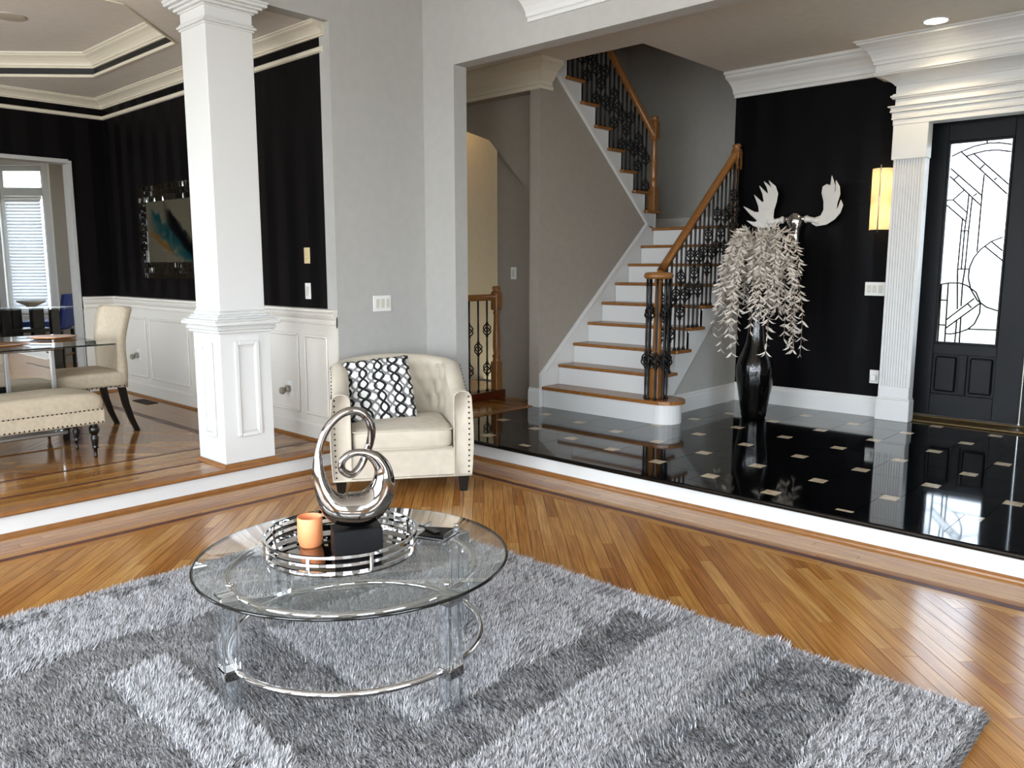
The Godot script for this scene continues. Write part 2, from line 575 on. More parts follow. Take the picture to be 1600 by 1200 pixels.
# ------------------------------------------------------------------ living room shell
func build_living_shell() -> void:
	# floor: dark subfloor with oak boards, walnut inlay and straight borders along the two steps
	var g := mb()
	bx(g, Vector3(XD, -0.12, ZF), Vector3(3.0, -0.012, 3.2))
	var fl := struct("floor", g, "subfloor", "golden oak strip floor of the sunken living room with walnut inlay")
	var d := Vector2(-1, -1).normalized()
	planks(fl, [Vector2(-4.335, -3.74), Vector2(0.9, -3.74), Vector2(0.9, -0.2), Vector2(-4.335, -0.2)], d, 0.062, 0.0, "oak_board", 6, "plank", 0.7, 1.7, Rect2(-2.95, -2.12, 1.8, 1.4))
	planks(fl, [Vector2(0.9, -4.16), Vector2(3.0, -4.16), Vector2(3.0, 3.2), Vector2(0.9, 3.2)], d, 0.25, 0.0, "oak_board", 6, "plank", 2.0, 3.0)
	planks(fl, [Vector2(-4.335, -0.2), Vector2(0.9, -0.2), Vector2(0.9, 3.2), Vector2(-4.335, 3.2)], d, 0.25, 0.0, "oak_board", 6, "plank", 2.0, 3.0)
	# border along the dining step, inlay at x = -4.415
	planks(fl, rect(-4.80, -4.16, -4.44, 3.2), Vector2(0, 1), 0.06, 0.0, "oak_board", 6, "plank", 0.8, 1.6)
	planks(fl, rect(-4.395, -3.80, -4.335, 3.2), Vector2(0, 1), 0.06, 0.0, "oak_board", 6, "plank", 0.8, 1.6)
	planks(fl, rect(-4.44, -4.16, 0.9, -3.845), Vector2(1, 0), 0.0525, 0.0, "oak_board", 6, "plank", 0.8, 1.6)
	planks(fl, rect(-4.395, -3.80, 0.9, -3.74), Vector2(1, 0), 0.06, 0.0, "oak_board", 6, "plank", 0.8, 1.6)
	for r in [rect(-4.4395, -3.8445, -4.3955, 3.2), rect(-4.395, -3.8445, 0.9, -3.8005)]:
		g = mb()
		plank_mesh(g, r, Vector2(0, 1) if r[1].x - r[0].x < 1.0 else Vector2(1, 0), Vector2(1, 0) if r[1].x - r[0].x < 1.0 else Vector2(0, 1), 0.0, 0.0)
		var s := put("inlay_strip", g, "walnut", fl)
		s.set_meta("label", "dark walnut inlay strip")
	# partition wall towards the dining room (grey), header over the dining opening, opening wall towards the foyer
	g = mb()
	bx(g, Vector3(XD - 0.12, 0, -4.293), Vector3(XD, 3.7, ZD + 0.001))
	struct("wall_partition", g, "grey_paint", "grey wall with a triple light switch behind the armchair")
	g = mb()
	bx(g, Vector3(XD - 0.12, 3.06, ZD + 0.001), Vector3(XD, 3.7, 3.2))
	struct("wall_dining_header", g, "grey_paint", "grey header wall over the dining room opening")
	g = mb()
	bx(g, Vector3(XD, 0, -4.293), Vector3(-4.465, 3.7, ZF - 0.007))
	bx(g, Vector3(-4.465, 2.866, -4.293), Vector3(1.0, 3.7, ZF - 0.007))
	bx(g, Vector3(1.0, 0, -4.293), Vector3(3.0, 3.7, ZF - 0.007))
	struct("wall_foyer_opening", g, "grey_paint", "pale grey wall around the wide opening to the foyer")
	g = mb()
	var rz := -4.3
	for z in [-1.2, 1.2]:
		bx(g, Vector3(3.0, -0.12, rz), Vector3(3.15, 3.7, z - 0.875))
		bx(g, Vector3(3.0, -0.12, z - 0.875), Vector3(3.15, 0.45, z + 0.875))
		bx(g, Vector3(3.0, 2.85, z - 0.875), Vector3(3.15, 3.7, z + 0.875))
		rz = z + 0.875
	bx(g, Vector3(3.0, -0.12, rz), Vector3(3.15, 3.7, 3.35))
	struct("wall_right", g, "grey_paint")
	for z in [-1.2, 1.2]:
		house_window(Vector3(3.075, 1.65, z), 1.75, 2.4, PI / 2, 2, 3)
	# wall behind the camera with three tall windows
	var wx := [-4.1, -1.95, 0.2]
	var ww := 1.75
	g = mb()
	var x0 := XD - 0.12
	for i in 3:
		bx(g, Vector3(x0, 0, 3.2), Vector3(wx[i], 3.7, 3.35))
		bx(g, Vector3(wx[i], 0, 3.2), Vector3(wx[i] + ww, 0.45, 3.35))
		bx(g, Vector3(wx[i], 2.85, 3.2), Vector3(wx[i] + ww, 3.7, 3.35))
		x0 = wx[i] + ww
	bx(g, Vector3(x0, 0, 3.2), Vector3(3.15, 3.7, 3.35))
	struct("wall_rear", g, "grey_paint")
	for i in 3:
		house_window(Vector3(wx[i] + ww * 0.5, 1.65, 3.275), ww, 2.4, 0.0, 2, 3)
	g = mb()
	bx(g, Vector3(-3.73, 3.2, -4.17), Vector3(3.15, 3.35, 3.35))
	bx(g, Vector3(XD - 0.12, 3.6, -4.17), Vector3(-3.73, 3.75, 3.35))
	bx(g, Vector3(-3.75, 3.2, -4.17), Vector3(-3.73, 3.6, 3.35))
	struct("ceiling", g, "ceiling_white")
	# crown mouldings high on the opening wall
	g = mb()
	mould(g, CROWN, Vector3(-3.73, 3.012, ZF - 0.007), Vector3(3.0, 3.012, ZF - 0.007), Vector3(0, 0, 1), -0.25, 0)
	struct("trim_1", g, "white_trim", "white crown moulding above the foyer opening")
	g = mb()
	mould(g, CROWN, Vector3(XD, 3.40, ZF - 0.007), Vector3(-3.75, 3.40, ZF - 0.007), Vector3(0, 0, 1), 1, 0)
	mould(g, CROWN, Vector3(XD, 3.40, 3.2), Vector3(XD, 3.40, ZF - 0.007), Vector3(1, 0, 0), 0, -1)
	struct("trim_2", g, "white_trim")
	# steps: white risers with shoe mouldings
	g = mb()
	bx(g, Vector3(XD - 0.02, 0, ZD), Vector3(XD, 0.112, 3.2))
	var rs := struct("trim_3", g, "white_trim", "white riser of the step up to the dining room")
	g = mb()
	mould(g, SHOE, Vector3(XD, 0, ZD), Vector3(XD, 0, 3.2), Vector3(1, 0, 0))
	put("shoe_moulding", g, "oak_trim", rs)
	g = mb()
	bx(g, Vector3(-4.465, 0, ZF - 0.02), Vector3(1.0, 0.112, ZF))
	rs = struct("trim_4", g, "white_trim", "white riser of the step up to the foyer")
	g = mb()
	mould(g, SHOE, Vector3(-4.465, 0, ZF), Vector3(1.0, 0, ZF), Vector3(0, 0, 1))
	put("shoe_moulding", g, "oak_trim", rs)
	# white baseboard along the grey wall behind the chair
	g = mb()
	mould(g, BASEB, Vector3(XD, 0, ZF - 0.007), Vector3(XD, 0, ZD), Vector3(1, 0, 0), 1, 0)
	mould(g, BASEB, Vector3(-4.465, 0, ZF - 0.007), Vector3(XD, 0, ZF - 0.007), Vector3(0, 0, 1), 0, -1)
	struct("baseboard_living", g, "white_trim")

# a window: frame, muntins and one pane per light; centre c, turned about y
func house_window(c: Vector3, w: float, h: float, turn: float, nx: int, ny: int) -> Node3D:
	var o := struct_root("window_1" if not taken.has("window_1") else "window_%d" % (2 + int(taken.get("windows", 0))))
	if taken.has("windows"):
		taken["windows"] += 1
	else:
		taken["windows"] = 0
	o.position = c
	o.rotation.y = turn
	var g := mb()
	var t := 0.05
	bx(g, Vector3(-w / 2, -h / 2, -0.05), Vector3(-w / 2 + t, h / 2, 0.05))
	bx(g, Vector3(w / 2 - t, -h / 2, -0.05), Vector3(w / 2, h / 2, 0.05))
	bx(g, Vector3(-w / 2 + t, -h / 2, -0.05), Vector3(w / 2 - t, -h / 2 + t, 0.05))
	bx(g, Vector3(-w / 2 + t, h / 2 - t, -0.05), Vector3(w / 2 - t, h / 2, 0.05))
	put("window_frame", g, "white_trim", o)
	g = mb()
	for i in range(1, nx):
		var x := -w / 2 + w * i / nx
		bx(g, Vector3(x - 0.02, -h / 2 + t, -0.02), Vector3(x + 0.02, h / 2 - t, 0.02))
	for j in range(1, ny):
		var y := -h / 2 + h * j / ny
		bx(g, Vector3(-w / 2 + t, y - 0.02, -0.019), Vector3(w / 2 - t, y + 0.02, 0.019))
	put("muntins", g, "white_trim", o)
	for i in nx:
		for j in ny:
			g = mb()
			box(g, Vector3(-w / 2 + w * (i + 0.5) / nx, -h / 2 + h * (j + 0.5) / ny, 0), Vector3(w / nx - 0.04, h / ny - 0.04, 0.004))
			put("pane", g, "window_glass", o)
	return o

# ------------------------------------------------------------------ dining room shell
func build_dining_shell() -> void:
	var g := mb()
	bx(g, Vector3(-8.88, -0.12, ZD), Vector3(XD - 0.02, FL - 0.012, 3.35))
	var fl := struct("floor_dining", g, "subfloor", "glossy oak floor of the raised dining room with walnut inlay lines")
	# rounded oak nosing along the step
	g = mb()
	mould(g, [Vector2(-0.09, -0.028), Vector2(0.02, -0.028), Vector2(0.03, -0.022), Vector2(0.034, -0.014), Vector2(0.03, -0.005), Vector2(0.02, 0), Vector2(-0.09, 0)], Vector3(XD, FL, ZD), Vector3(XD, FL, 3.2), Vector3(1, 0, 0))
	put("step_nosing", g, "oak_trim", fl)
	planks(fl, rect(-5.065, ZD, -4.89, 3.2), Vector2(0, 1), 0.0583, FL, "oak_gloss", 6, "plank", 0.8, 1.6)
	planks(fl, rect(-5.465, ZD, -5.10, 3.2), Vector2(0, 1), 0.0608, FL, "oak_gloss", 6, "plank", 0.8, 1.6)
	planks(fl, [Vector2(-8.88, -2.83), Vector2(-5.5, -2.83), Vector2(-5.5, 0.2), Vector2(-8.88, 0.2)], Vector2(1, -1).normalized(), 0.075, FL, "oak_gloss", 6, "plank", 0.7, 1.4)
	planks(fl, [Vector2(-8.88, 0.2), Vector2(-5.5, 0.2), Vector2(-5.5, 3.2), Vector2(-8.88, 3.2)], Vector2(1, -1).normalized(), 0.3, FL, "oak_gloss", 6, "plank", 2.0, 3.0)
	planks(fl, rect(-8.88, ZD, -5.5, -2.90), Vector2(1, 0), 0.0628, FL, "oak_gloss", 6, "plank", 0.8, 1.6)
	for r in [rect(-5.0995, ZD, -5.0655, 3.2), rect(-5.4995, ZD, -5.4655, 3.2), rect(-8.88, -2.8995, -5.5, -2.8305)]:
		g = mb()
		var lng: bool = r[1].x - r[0].x > 1.0
		plank_mesh(g, r, Vector2(1, 0) if lng else Vector2(0, 1), Vector2(0, 1) if lng else Vector2(1, 0), FL, 0.0)
		var s := put("inlay_strip", g, "walnut", fl)
		s.set_meta("label", "dark walnut inlay strip")
	# side wall: black striped paper above, wainscot below
	g = mb()
	bx(g, Vector3(XB - 0.15, 0, ZD - 0.12), Vector3(XD - 0.002, 3.2, ZD))
	var w := struct("wall_dining_side", g, "black_wallpaper", "black striped wall of the dining room")
	wainscot(w, Vector3(XB, FL, ZD), Vector3(XD - 0.004, FL, ZD), Vector3(0, 0, 1), [[0.12, 0.72], [0.82, 1.62], [1.72, 2.55], [2.65, 3.42], [3.52, 3.80]])
	# back wall with cased opening towards the breakfast room (opening z -3.0 to -1.2)
	g = mb()
	bx(g, Vector3(XB - 0.15, 0, ZD), Vector3(XB, 3.2, -3.0))
	bx(g, Vector3(XB - 0.15, 2.45, -3.0), Vector3(XB, 3.2, -1.2))
	bx(g, Vector3(XB - 0.15, 0, -1.2), Vector3(XB, 3.2, 3.2))
	w = struct("wall_dining_back", g, "black_wallpaper", "black back wall of the dining room with a cased opening")
	wainscot(w, Vector3(XB, FL, -3.02), Vector3(XB, FL, ZD), Vector3(1, 0, 0), [])
	g = mb()
	bx(g, Vector3(XB - 0.17, FL, -3.012), Vector3(XB + 0.004, 2.45, -2.985))
	bx(g, Vector3(XB - 0.17, 2.425, -2.985), Vector3(XB + 0.004, 2.462, -1.2))
	put("door_lining", g, "grey_paint", w)
	# end wall with windows onto the street (left of the picture)
	g = mb()
	bx(g, Vector3(-8.88, 0, 1.6), Vector3(-8.1, 3.2, 1.75))
	bx(g, Vector3(-8.1, 0, 1.6), Vector3(-5.6, 0.75, 1.75))
	bx(g, Vector3(-8.1, 2.65, 1.6), Vector3(-5.6, 3.2, 1.75))
	bx(g, Vector3(-5.6, 0, 1.6), Vector3(-4.92, 3.2, 1.75))
	struct("wall_dining_end", g, "black_wallpaper")
	house_window(Vector3(-6.85, 1.70, 1.675), 2.5, 1.9, 0.0, 3, 2)
	g = mb()
	bx(g, Vector3(-4.92, 0, 1.6), Vector3(XD, 3.06, 3.2))
	struct("wall_dining_return", g, "grey_paint")
	# ceiling: flat ring with an octagonal tray
	var o := [Vector2(-6.085, -2.895), Vector2(-7.68, -2.895), Vector2(-8.32, -2.255), Vector2(-8.32, 0.55), Vector2(-7.68, 1.19), Vector2(-6.085, 1.19), Vector2(-5.445, 0.55), Vector2(-5.445, -2.255)]
	var c := struct_root("ceiling_dining", "beige dining room ceiling with an octagonal tray")
	g = mb()
	var outer := [Vector2(XD - 0.12, ZD), Vector2(XB, ZD), Vector2(XB, 1.6), Vector2(XD - 0.12, 1.6)]
	var cuts := [[0, 7, 0, 1], [0, 1, 1, 2]]
	# ring as quads between the octagon and the rectangle
	var ringq := [[outer[0], o[0], o[1], outer[1]], [outer[1], o[1], o[2]], [outer[1], o[2], o[3], outer[2]], [outer[2], o[3], o[4]], [outer[2], o[4], o[5], outer[3]], [outer[3], o[5], o[6]], [outer[3], o[6], o[7], outer[0]], [outer[0], o[7], o[0]]]
	for q in ringq:
		slab(g, q, Vector3(0, 3.06, 0), Vector3.RIGHT, Vector3.BACK, Vector3(0, 0.02, 0))
	put("soffit", g, "ceiling_paint", c)
	g = mb()
	for i in 8:
		var a: Vector2 = o[i]
		var b: Vector2 = o[(i + 1) % 8]
		var mid := (a + b) * 0.5
		var inn := (Vector2(-6.88, -0.85) - mid)
		var nn := Vector2(-(b - a).y, (b - a).x).normalized()
		if nn.dot(inn) < 0:
			nn = -nn
		oquad(g, Vector3(a.x, 3.06, a.y), Vector3(b.x, 3.06, b.y), Vector3(b.x, 3.3, b.y), Vector3(a.x, 3.3, a.y), Vector3(mid.x - nn.x, 3.1, mid.y - nn.y))
	put("tray_side", g, "black_band", c)
	g = mb()
	slab(g, o, Vector3(0, 3.245, 0), Vector3.RIGHT, Vector3.BACK, Vector3(0, 0.06, 0))
	put("tray_top", g, "ceiling_paint", c)
	# mouldings of the tray: a strip at the lip and a crown under the top
	var tm := struct_root("trim_5", "cream mouldings around the octagonal ceiling tray")
	for i in 8:
		var a: Vector2 = o[i]
		var b: Vector2 = o[(i + 1) % 8]
		var mid := (a + b) * 0.5
		var nn := Vector2(-(b - a).y, (b - a).x).normalized()
		if nn.dot(Vector2(-6.88, -0.85) - mid) < 0:
			nn = -nn
		var k := tan(deg_to_rad(22.5))
		g = mb()
		mould(g, [Vector2(-0.004, -0.006), Vector2(0.016, -0.006), Vector2(0.02, 0.0), Vector2(0.02, 0.016), Vector2(0, 0.022)], Vector3(a.x, 3.06, a.y), Vector3(b.x, 3.06, b.y), Vector3(nn.x, 0, nn.y), k, -k)
		put("lip_moulding", g, "cream_trim", tm)
		g = mb()
		mould(g, scaled(CROWN, 0.85, 0.62), Vector3(a.x, 3.13, a.y), Vector3(b.x, 3.13, b.y), Vector3(nn.x, 0, nn.y), k, -k)
		put("crown_moulding", g, "cream_trim", tm)
	# lower crown, black band and picture strip along side and back wall
	g = mb()
	var cp := scaled(CROWN, 0.9, 0.46)
	mould(g, cp, Vector3(XB, 2.976, ZD), Vector3(-4.86, 2.976, ZD), Vector3(0, 0, 1), 1, 0.2)
	mould(g, cp, Vector3(XB, 2.976, ZD), Vector3(XB, 2.976, 1.6), Vector3(1, 0, 0), 1, 0)
	struct("trim_6", g, "cream_trim", "cream crown moulding of the dining room")
	g = mb()
	var st := [Vector2(0, 0), Vector2(0.012, 0.002), Vector2(0.02, 0.008), Vector2(0.02, 0.03), Vector2(0.012, 0.037), Vector2(0, 0.037)]
	mould(g, st, Vector3(XB, 2.874, ZD), Vector3(-4.885, 2.874, ZD), Vector3(0, 0, 1), 1, 0)
	mould(g, st, Vector3(XB, 2.874, ZD), Vector3(XB, 2.874, 1.6), Vector3(1, 0, 0), 1, 0)
	struct("trim_7", g, "cream_trim", "narrow cream picture strip under the crown")

# wainscot on a wall: backing board, raised panel frames, chair rail, baseboard, shoe; p0 to p1 along the wall at floor level
func wainscot(parent: Node, p0: Vector3, p1: Vector3, out: Vector3, panels: Array) -> void:
	var d := (p1 - p0).normalized()
	var L := (p1 - p0).length()
	var g := mb()
	mould(g, [Vector2(0, 0), Vector2(0.012, 0), Vector2(0.012, 0.93), Vector2(0, 0.93)], p0, p1, out)
	put("wainscot_board", g, "wainscot_white", parent)
	g = mb()
	mould(g, [Vector2(0, 0.855), Vector2(0.022, 0.855), Vector2(0.022, 0.87), Vector2(0.03, 0.875), Vector2(0.03, 0.885), Vector2(0.022, 0.89), Vector2(0.022, 0.905), Vector2(0.035, 0.92), Vector2(0.045, 0.94), Vector2(0.048, 0.955), Vector2(0.03, 0.965), Vector2(0.03, 0.98), Vector2(0, 0.985)], p0, p1, out)
	put("chair_rail", g, "wainscot_white", parent)
	g = mb()
	mould(g, scaled(BASEB, 1.4, 0.93), p0, p1, out)
	put("baseboard", g, "wainscot_white", parent)
	g = mb()
	mould(g, SHOE, p0 + out * 0.024, p1 + out * 0.024, out)
	put("shoe_moulding", g, "oak_trim", parent)
	var fr := [Vector2(0, -0.012), Vector2(0.008, -0.012), Vector2(0.014, -0.004), Vector2(0.012, 0.008), Vector2(0.004, 0.012), Vector2(0, 0.012)]
	for q in panels:
		var a: float = q[0]
		var b: float = q[1]
		if b > L - 0.03:
			continue
		g = mb()
		var o := p0 + out * 0.012
		for yy in [0.20, 0.78]:
			mould(g, fr, o + d * a + Vector3.UP * yy, o + d * b + Vector3.UP * yy, out)
		for xx in [a, b]:
			box(g, o + d * xx + Vector3.UP * 0.49 + out * 0.006, Vector3(absf(d.x) * 0.024 + absf(out.x) * 0.013, 0.58, absf(d.z) * 0.024 + absf(out.z) * 0.013), 0.005)
		put("panel_frame", g, "wainscot_white", parent)

# ------------------------------------------------------------------ foyer shell
func build_foyer_shell() -> void:
	var g := mb()
	bx(g, Vector3(-4.93, -0.12, ZW - 0.4), Vector3(1.0, FL - 0.014, ZF - 0.02))
	var fl := struct("floor_foyer", g, "grout", "polished black tile floor of the foyer with small cream insets")
	# polished black edge along the step
	g = mb()
	mould(g, [Vector2(-0.075, -0.03), Vector2(0.022, -0.03), Vector2(0.032, -0.024), Vector2(0.036, -0.014), Vector2(0.032, -0.005), Vector2(0.022, 0), Vector2(-0.075, 0)], Vector3(-4.465, FL, ZF), Vector3(1.0, FL, ZF), Vector3(0, 0, 1))
	put("edge_tile", g, "black_granite", fl)
	# pinwheel tiling: big tiles of S and insets of s, lattice (s, S) and (S, -s) in (x, -z)
	var S := 0.4430
	var s := 0.0925
	var org := Vector2(-2.244 - (S + s / 2), 5.294 - (S - s / 2))
	var clip := PackedVector2Array([Vector2(-4.925, 4.237), Vector2(1.0, 4.237), Vector2(1.0, -ZW + 0.3), Vector2(-4.925, -ZW + 0.3)])
	for i in range(-9, 10):
		for j in range(-9, 10):
			var o := org + Vector2(S, -s) * i + Vector2(s, S) * j
			var gp := 0.0014
			for kind in 2:
				var r: Array = rect(o.x + gp, o.y + gp, o.x + S - gp, o.y + S - gp) if kind == 0 else rect(o.x + S + gp, o.y + S - s + gp, o.x + S + s - gp, o.y + S - gp)
				for poly in Geometry2D.intersect_polygons(PackedVector2Array(r), clip):
					var c := Vector2.ZERO
					for p in poly:
						c += p / poly.size()
					if c.x < -3.95 and c.y > 5.62:
						continue
					g = mb()
					var pts := []
					for p in poly:
						pts.append(p)
					slab(g, pts, Vector3(0, FL - 0.014, 0), Vector3.RIGHT, Vector3.FORWARD, Vector3(0, 0.014, 0), Vector3.RIGHT, false)
					put("tile" if kind == 0 else "inset_tile", g, "black_granite" if kind == 0 else "cream_marble", fl)
	# hall floor of oak beyond the tiles
	g = mb()
	bx(g, Vector3(-8.0, -0.12, -6.6), Vector3(-4.93, FL - 0.012, -4.30))
	fl = struct("floor_hall", g, "subfloor", "oak floor of the hall left of the staircase")
	planks(fl, rect(-6.6, -6.4, -4.985, -4.30), Vector2(1, 0), 0.07, FL, "oak_board", 6, "plank", 0.7, 1.3)
	g = mb()
	bx(g, Vector3(-4.983, FL - 0.02, -5.56), Vector3(-4.90, FL + 0.008, -4.30), 0.006)
	put("threshold", g, "oak_trim", fl)
	# ceiling of foyer and hall, open over the stairs (x < -3.88, z < -5.70)
	g = mb()
	bx(g, Vector3(-8.0, CEIL, -5.70), Vector3(1.15, CEIL + 0.3, -4.293))
	bx(g, Vector3(-3.88, CEIL, ZW - 0.4), Vector3(1.15, CEIL + 0.3, -5.70))
	bx(g, Vector3(-8.0, CEIL, -8.0), Vector3(-6.1, CEIL + 0.3, -5.70))
	struct("ceiling_foyer", g, "ceiling_paint", "beige foyer ceiling with an opening over the stairs")
	g = mb()
	bx(g, Vector3(1.0, 0, ZW - 0.4), Vector3(1.15, 3.5, -4.16))
	struct("wall_foyer_right", g, "grey_paint")
	# entrance wall, black; door opening x -2.22 .. -0.54, y up to 2.60
	g = mb()
	bx(g, Vector3(-3.83, 0, ZW - 0.28), Vector3(-2.22, CEIL, ZW))
	bx(g, Vector3(-2.22, 2.60, ZW - 0.28), Vector3(-0.54, CEIL, ZW))
	bx(g, Vector3(-0.54, 0, ZW - 0.28), Vector3(1.0, CEIL, ZW))
	struct("wall_entrance", g, "black_entry_paper", "black striped entrance wall behind the tall vase")
	g = mb()
	mould(g, scaled(BASEB, 1.2, 1.05), Vector3(-3.75, FL, ZW), Vector3(-2.38, FL, ZW), Vector3(0, 0, 1), 0, 0)
	mould(g, scaled(BASEB, 1.2, 1.05), Vector3(-0.36, FL, ZW), Vector3(1.0, FL, ZW), Vector3(0, 0, 1), 0, 0)
	struct("baseboard_entrance", g, "white_trim", "white baseboard along the black entrance wall")
	g = mb()
	mould(g, scaled(CROWN, 1.2, 1.19), Vector3(-3.83, 2.98, ZW), Vector3(1.0, 2.98, ZW), Vector3(0, 0, 1), -0.4, 0)
	struct("trim_8", g, "white_trim", "white crown moulding along the black entrance wall")
	# header with crown over the passage left of the stairs
	g = mb()
	bx(g, Vector3(-8.0, 2.965, -5.67), Vector3(-4.84, CEIL, -5.55))
	struct("wall_hall_header", g, "taupe_paint")
	g = mb()
	mould(g, [Vector2(0, 0), Vector2(0.02, 0), Vector2(0.025, 0.03), Vector2(0.012, 0.04), Vector2(0.012, 0.07), Vector2(0.04, 0.10), Vector2(0.07, 0.15), Vector2(0.12, 0.19), Vector2(0.14, 0.20), Vector2(0.14, 0.235), Vector2(0, 0.235)], Vector3(-8.0, 2.965, -5.55), Vector3(-4.84, 2.965, -5.55), Vector3(0, 0, 1), 0, 1)
	mould(g, [Vector2(0, 0), Vector2(0.02, 0), Vector2(0.025, 0.03), Vector2(0.012, 0.04), Vector2(0.012, 0.07), Vector2(0.04, 0.10), Vector2(0.07, 0.15), Vector2(0.12, 0.19), Vector2(0.14, 0.20), Vector2(0.14, 0.235), Vector2(0, 0.235)], Vector3(-4.84, 2.965, -5.55), Vector3(-4.84, 2.965, -5.70), Vector3(1, 0, 0), -1, 0)
	struct("trim_9", g, "cream_trim", "cream crown moulding over the hall passage")
	# hall: dark wall under the upper flight, beige wall behind, sloping soffit, near wall
	g = mb()
	bx(g, Vector3(-5.58, 0, -5.90), Vector3(-4.96, 3.2, -5.77))
	struct("wall_hall", g, "taupe_paint", "taupe wall of the hall passage with a light switch")
	g = mb()
	bx(g, Vector3(-6.75, 0, -8.6), Vector3(-6.6, 3.5, -4.2))
	struct("wall_hall_back", g, "beige_paint", "beige wall behind the iron railing in the hall")
	g = mb()
	bx(g, Vector3(-6.6, 0, -4.30), Vector3(XD, 3.2, -4.293))
	struct("wall_hall_near", g, "taupe_paint")
	g = mb()
	slab(g, [Vector2(-6.6, 3.19), Vector2(-6.6, 2.98), Vector2(-5.60, 2.62), Vector2(-4.96, 1.98), Vector2(-4.96, 3.19)], Vector3(0, 0, -5.77), Vector3.RIGHT, Vector3.UP, Vector3(0, 0, 0.09))
	struct("ceiling_hall_slope", g, "taupe_paint", "sloping soffit under the upper stair flight")

# ------------------------------------------------------------------ staircase
const RISE := 0.1866
const RUN := 0.220
func tread_y(k: int) -> float:
	return FL + 0.194 + RISE * k
func tread_z(k: int) -> float:
	return -5.558 - RUN * k

